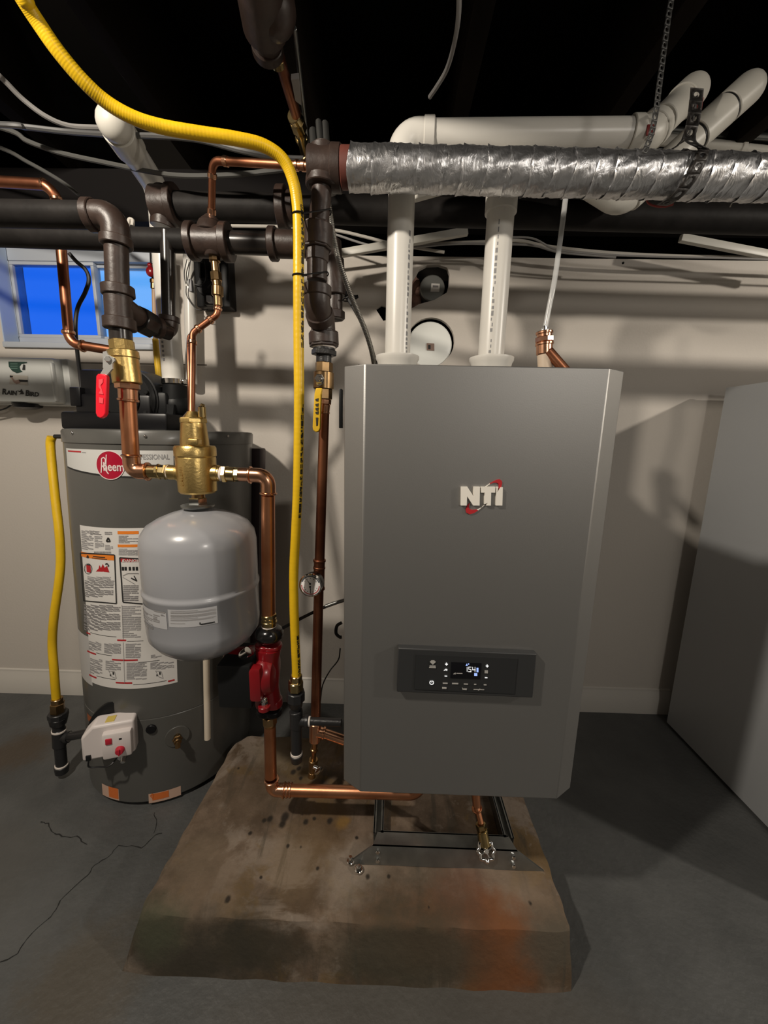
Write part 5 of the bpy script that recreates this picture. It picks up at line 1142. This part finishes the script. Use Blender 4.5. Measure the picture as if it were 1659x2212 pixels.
# relay box on the wall
rb = thing('relay_box', W(455, 660, WY), 'black relay control box with tangled wires on wall right of window', 'control box')
a_, b_ = W(425, 662, 1.45), W(492, 548, 1.45)
obj('case', MB().bx((a_.x, 1.45, a_.z), (b_.x, WY-.001, b_.z), .004), BLKM, rb)
p = W(442, 618, 1.44); m_ = MB(); m_.cyl(p, p+V((0, .02, 0)), .028, n=24); m_.box(p+V((.02, .01, -.04)), (.05, .03, .04), .006); m_.box(p+V((-.012, .005, .05)), (.006, .02, .05), .001); m_.box(p+V((.012, .005, .05)), (.006, .02, .05), .001); obj('relay', m_, BLKP, rb)
m_ = MB(); m_.box(W(453, 647, 1.425), (.016, .02, .02), .002); m_.box(W(413, 618, 1.45), (.012, .02, .04), .003); obj('terminal', m_, M('pale_grey_plastic', (.30, .30, .31), .5), rb)
m_ = MB(); 
for pl in ([(404, 560), (398, 590), (403, 612), (412, 560)], [(402, 618), (404, 640), (425, 668), (450, 668)], [(432, 560), (433, 600), (440, 610)], [(442, 565), (444, 600), (436, 615), (420, 614)], [(455, 585), (460, 605), (448, 622)]): m_.tube(spl([W(x, y, 1.43) for x, y in pl], 5), .0016, 6)
obj('wiring', m_, BLKC, rb)

# cables
def cable(name, pts, r, mat, label, group=None, n=8):
    return tag(obj(name, ribbed([W(*p) for p in pts], r) if 'ribbed' in mat.name else MB().tube(spl([W(*p) for p in pts], 6), r, n), mat), label, 'cable', group)
cable('black_cable', [(150, 548, 1.15), (165, 565, 1.15), (185, 583, 1.16), (192, 605, 1.16), (184, 632, 1.16), (168, 665, 1.17), (163, 705, 1.17), (167, 760, 1.17), (173, 810, 1.18), (180, 855, 1.18), (193, 895, 1.18)], .0052, BLKC, 'black power cable curving in front of window down to the blower')
def ribbed(p, r): q_ = spl(p, 28); return MB().tube(q_, [r*(1.0 if i % 2 else .86) for i in range(len(q_))], 10)
cable('armoured_cable', [(704, 400, .925), (714, 470, .93), (722, 520, .935), (734, 570, .94), (754, 628, .945), (772, 672, .95), (789, 714, .955), (802, 755, .96), (809, 792, .97)], .0062, M('ribbed_steel_conduit', (.50, .49, .46), .3, .9), 'silver ribbed armoured cable sloping down beside riser to boiler')
cable('flexible_conduit', [(712, 520, .975), (724, 575, .985), (744, 630, .99), (765, 664, .985), (786, 705, .98), (800, 748, .98), (812, 790, .98)], .0056, BLKC, 'black flexible conduit beside the silver armoured cable')
tag(obj('cable_tie', MB().tube([W(757, 645, .975)+V((.017*cos(2*pi*k/16), 0.014*sin(2*pi*k/16), .004*cos(2*pi*k/16))) for k in range(17)], .0016, 6).cyl(W(766, 642, .965), W(774, 640, .965), .0035, n=8), BLKP), 'black zip tie with stub binding armoured cable and conduit', 'zip tie')
cable('ceiling_cable', [(-300, 40, .9), (-120, 90, .93), (-20, 150, .95), (10, 175, .97), (50, 215, 1.0), (100, 252, 1.03), (150, 272, 1.06), (215, 276, 1.1)], .0055, GREYC, 'grey cable sagging at far left above the vent pipe')
cable('ceiling_cable', [(-500, 250, 1.0), (-20, 268, 1.0), (60, 275, 1.02), (150, 285, 1.04), (260, 292, 1.02), (340, 294, 1.0), (430, 302, .98), (520, 325, .97), (600, 340, .98), (665, 344, .99)], .0058, M('dull_metal_cable', (.13, .13, .13), .45, .5), 'dull armoured cable crossing behind upper yellow hose')
cable('ceiling_cable', [(-300, 200, 1.02), (0, 275, 1.05), (60, 305, 1.06), (130, 330, 1.08), (230, 352, 1.09), (330, 372, 1.08), (400, 380, 1.06), (500, 378, 1.05), (600, 368, 1.04), (660, 362, 1.04)], .0055, M('dark_grey_cable', (.07, .07, .065), .6), 'dark cable draped across below the yellow hose')
cable('ceiling_cable', [(-300, 230, 1.18), (-20, 312, 1.2), (60, 350, 1.2), (130, 390, 1.22), (170, 420, 1.22)], .005, M('dark_grey_cable', (.07, .07, .065), .6), 'dark cable slanting at far left above aged copper line')
cable('overhead_cable', [(985, -200, .78), (993, -90, .78), (992, -30, .80), (990, 40, .85), (980, 100, .92), (965, 150, .98), (945, 185, 1.02), (928, 210, 1.05)], .0045, GREYC, 'pale cable end drooping from dark ceiling above white vent pipe')
rim = 1.42
for lst, r, m, lab_ in (
    ([(500, 488, rim), (620, 490, rim), (720, 497, rim), (790, 512, rim), (850, 527, rim), (960, 545, rim)], .005, WHITEC, 'white cable sloping down to right behind the riser'),
    ([(700, 548, rim), (800, 536, rim), (900, 528, rim), (1040, 523, rim), (1120, 520, rim), (1180, 532, rim), (1300, 545, rim), (1450, 553, rim), (1700, 560, rim), (2400, 590, rim)], .0055, WHITEC, 'white cable following top edge of back wall behind both vent pipes'),
    ([(720, 505, rim-.02), (800, 530, rim-.02), (870, 535, rim-.02), (980, 527, rim-.02), (1060, 527, rim-.02), (1150, 530, rim-.02), (1210, 545, rim-.02), (1330, 556, rim-.02)], .0035, GREYC, 'thin grey cable just under the white wall-top cable'),
    ([(1090, 512, rim-.04), (1150, 515, rim-.04), (1200, 538, rim-.04), (1280, 548, rim-.04), (1400, 554, rim-.04), (1700, 562, rim-.04), (2400, 592, rim-.04)], .003, GREYC, 'thin grey cable right of the clear tube along wall top')):
    cable('wall_top_cable', lst, r, m, lab_)
b_ = MB(); 
def lath(x0, y0, x1, y1, Y, w, name, label):
    a, b = W(x0, y0, Y), W(x1, y1, Y); d = (b-a); L_ = d.length; x = d.normalized(); z = V((0, 1, 0)).cross(x); R_ = Matrix((x, V((0, 1, 0)), z)).transposed()
    tag(obj(name, MB().box((a+b)/2, (L_, .018, pxr(w, a)*2), .002, R_), PVCO), label, 'strip')
lath(735, 548, 1010, 500, 1.375, 15, 'white_strip', 'white flat strip slanting up behind left vent pipe')
lath(1470, 514, 1740, 566, 1.385, 15, 'white_strip', 'white flat strip slanting down at right above the wall')
lath(895, 428, 960, 410, 1.05, 12, 'white_strip', 'short white strip showing under foil-wrapped pipe beside left vent')

# overhead pipes between the joists
oh = thing('overhead_pipe', W(650, 300, 1.0), 'brown iron and copper pipe overhead with brass fittings, between the joists', 'pipe')
zo = 1.86
def ov(x, y, z=zo): return WZ(x, y, z)
a_, b_ = ov(556, -60), ov(573, 62); a_ = a_+(a_-b_).normalized()*1.2; m_ = MB(); m_.cyl(a_, b_, .040, n=24); m_.cyl(ov(572, 55), ov(577, 95), .026, n=24); m_.cyl(ov(576, 92), ov(579, 112), .030, n=24); m_.ball(ov(590, 20), .04, 20); obj('iron_section', m_, IRON, oh)
m_ = MB(); m_.cyl(ov(594, 95), ov(644, 262), .0115, n=18); obj('copper_section', m_, COPOLD, oh)
m_ = MB(); m_.cyl(ov(597, 122), ov(601, 138), .0155, n=18); m_.cyl(ov(634, 248), ov(643, 262), .017, n=18); m_.cyl(ov(640, 258), ov(647, 278), .019, n=8); m_.cyl(ov(645, 276), ov(652, 300), .013, n=18); m_.cyl(ov(650, 296), ov(653, 304), .016, n=18); m_.cyl(ov(652, 300), W(664, 352, .98), .011, n=16); obj('brass_fittings', m_, BRASS2, oh)
oc_ = thing('overhead_conduit', W(660, 330, 1.0), 'thin pale metal conduit running beside overhead pipe to riser', 'conduit')
obj('tube', MB().cyl(ov(636, 60, 1.88), ov(664, 305, 1.88), .0045, n=12), STEEL, oc_)
tagp = MB().prism([ov(629, 172, 1.85), ov(646, 170, 1.85), ov(651, 228, 1.85), ov(638, 218, 1.85)], (0, 0, .01)); tagp_ = obj('pipe_hanger', tagp, M('grey_plastic_hanger', (.32, .31, .31), .5)); tag(tagp_, 'pale grey plate hanger beside the overhead copper pipe', 'hanger')
for (xa, ya, xb, yb, d, rr_, lb_) in ((688, 262, 694, 335, .90, .006, 'middle of three steel hanger rods above the riser tee'), (676, 282, 680, 335, .91, .008, 'leftmost of three steel hanger rods above the riser tee'), (702, 266, 706, 335, .905, .007, 'rightmost of three steel hanger rods above the riser tee')):
    tag(obj('hanger_rod', MB().cyl(W(xa, ya, d), W(xb, yb, d-.03), rr_, n=10), M('dim_steel', (.12, .12, .115), .4, .8)), lb_, 'hanger', 'hanger rods above the riser')
tag(obj('cable_hook', MB().tube(spl([W(275, 502, .99), W(277, 486, .992), W(280, 474, .995), W(287, 477, .997), W(286, 488, .995)]), .004, 8), WHITEC), 'small white hook peeking over the iron header pipe', 'hook')
# little cable at the boiler's left flank
cable('boiler_cable', [(738, 1345, .93), (728, 1352, .93), (726, 1368, .93), (734, 1376, .93), (738, 1376, .93)], .0042, BLKC, 'black cable loop poking out at left side of boiler')
cable('sensor_wire', [(735, 1400, .97), (731, 1425, .97), (712, 1450, .98), (697, 1480, .98), (692, 1515, .98)], .0018, BLKC, 'thin black sensor wire hanging behind copper riser')

# wall vents
g_ = W(936, 622, WY+.05); ck = thing('round_duct_cap', g_, 'grey round duct cap inside ragged hole in back wall', 'vent cap')
obj('cap', MB().lathe(W(934, 622, WY+.01), (0, 1, 0), [(0, pxr(50, W(934, 622, WY))), (.003, pxr(54, W(934, 622, WY))), (.09, pxr(54, W(934, 622, WY)))], 36), DUCTG, ck)
m_ = MB(); ppoly(m_, [(932, 612), (950, 613), (949, 630), (930, 630)], WY+.0085, WY+.01); s_ = obj('sticker', m_, LABELW, ck); m_ = MB(); ppoly(m_, [(935, 616), (947, 617), (947, 621), (935, 621)], WY+.008, WY+.0085); obj('print', m_, TXT, s_)
m_ = MB(); p = W(893, 625, WY+.05)
for k in range(9): m_.ball(W(886+random.uniform(-4, 12), 595+k*8, WY+.05), .02*random.uniform(.7, 1.2), 10, (1, .7, 1.4))
tag(obj('fibre_insulation', m_, PINKI), 'pinkish fibre insulation stuffed beside grey duct cap in the wall hole', 'insulation')
f_ = W(929, 744, WY-.01); fk = thing('foil_vent_cap', f_, 'bright white foil vent cap in wall just above boiler', 'vent cap')
rf = .079; obj('cap', MB().lathe(f_+V((0, .005, 0)), (0, 1, 0), [(0, .01), (.001, rf*.6), (.003, rf*.95), (.007, rf), (.10, rf)], 40), FOILW, fk)
m_ = MB(); ppoly(m_, [(922, 741), (938, 742), (938, 757), (922, 756)], f_.y+.002, f_.y+.006); s_ = obj('sticker', m_, BROWNS, fk); m_ = MB(); ppoly(m_, [(925, 745), (930, 745), (930, 754), (925, 754)], f_.y+.0012, f_.y+.002); obj('print', m_, TXTB, s_)
tag(obj('drywall_screw', MB().ball(W(1346, 568, WY-.001), .004, 10), BLKM), 'dark screw head near the top of back wall right of clear tube', 'screw')

# grey cabinet on the right
cx0, cy0, cy1, cz = 1.142, .70, 1.435, 1.318
cab = thing('steel_cabinet', (1.45, 1.07, 0), 'tall plain blue-grey cabinet standing on floor at the right wall side', 'cabinet')
obj('side_panel', MB().bx((cx0, cy0+.02, .012), (cx0+.02, cy1, cz), .002), GREYBOX, cab)
obj('carcass', MB().bx((cx0+.02, cy0+.024, .03), (1.76, cy1-.002, cz-.002), .003), GREYBOX, cab)
obj('front_door', MB().bx((cx0+.002, cy0, .03), (1.76, cy0+.02, cz-.003), .003), GREYBOX, cab)
obj('door_handle', MB().bx((1.68, cy0-.025, .75), (1.70, cy0-.018, .90), .003).bx((1.685, cy0-.02, .76), (1.695, cy0, .77)).bx((1.685, cy0-.02, .88), (1.695, cy0, .89)), CHROME, cab)
obj('plinth', MB().bx((cx0+.012, cy0+.03, 0), (1.75, cy1-.01, .03)), BLKM, cab)
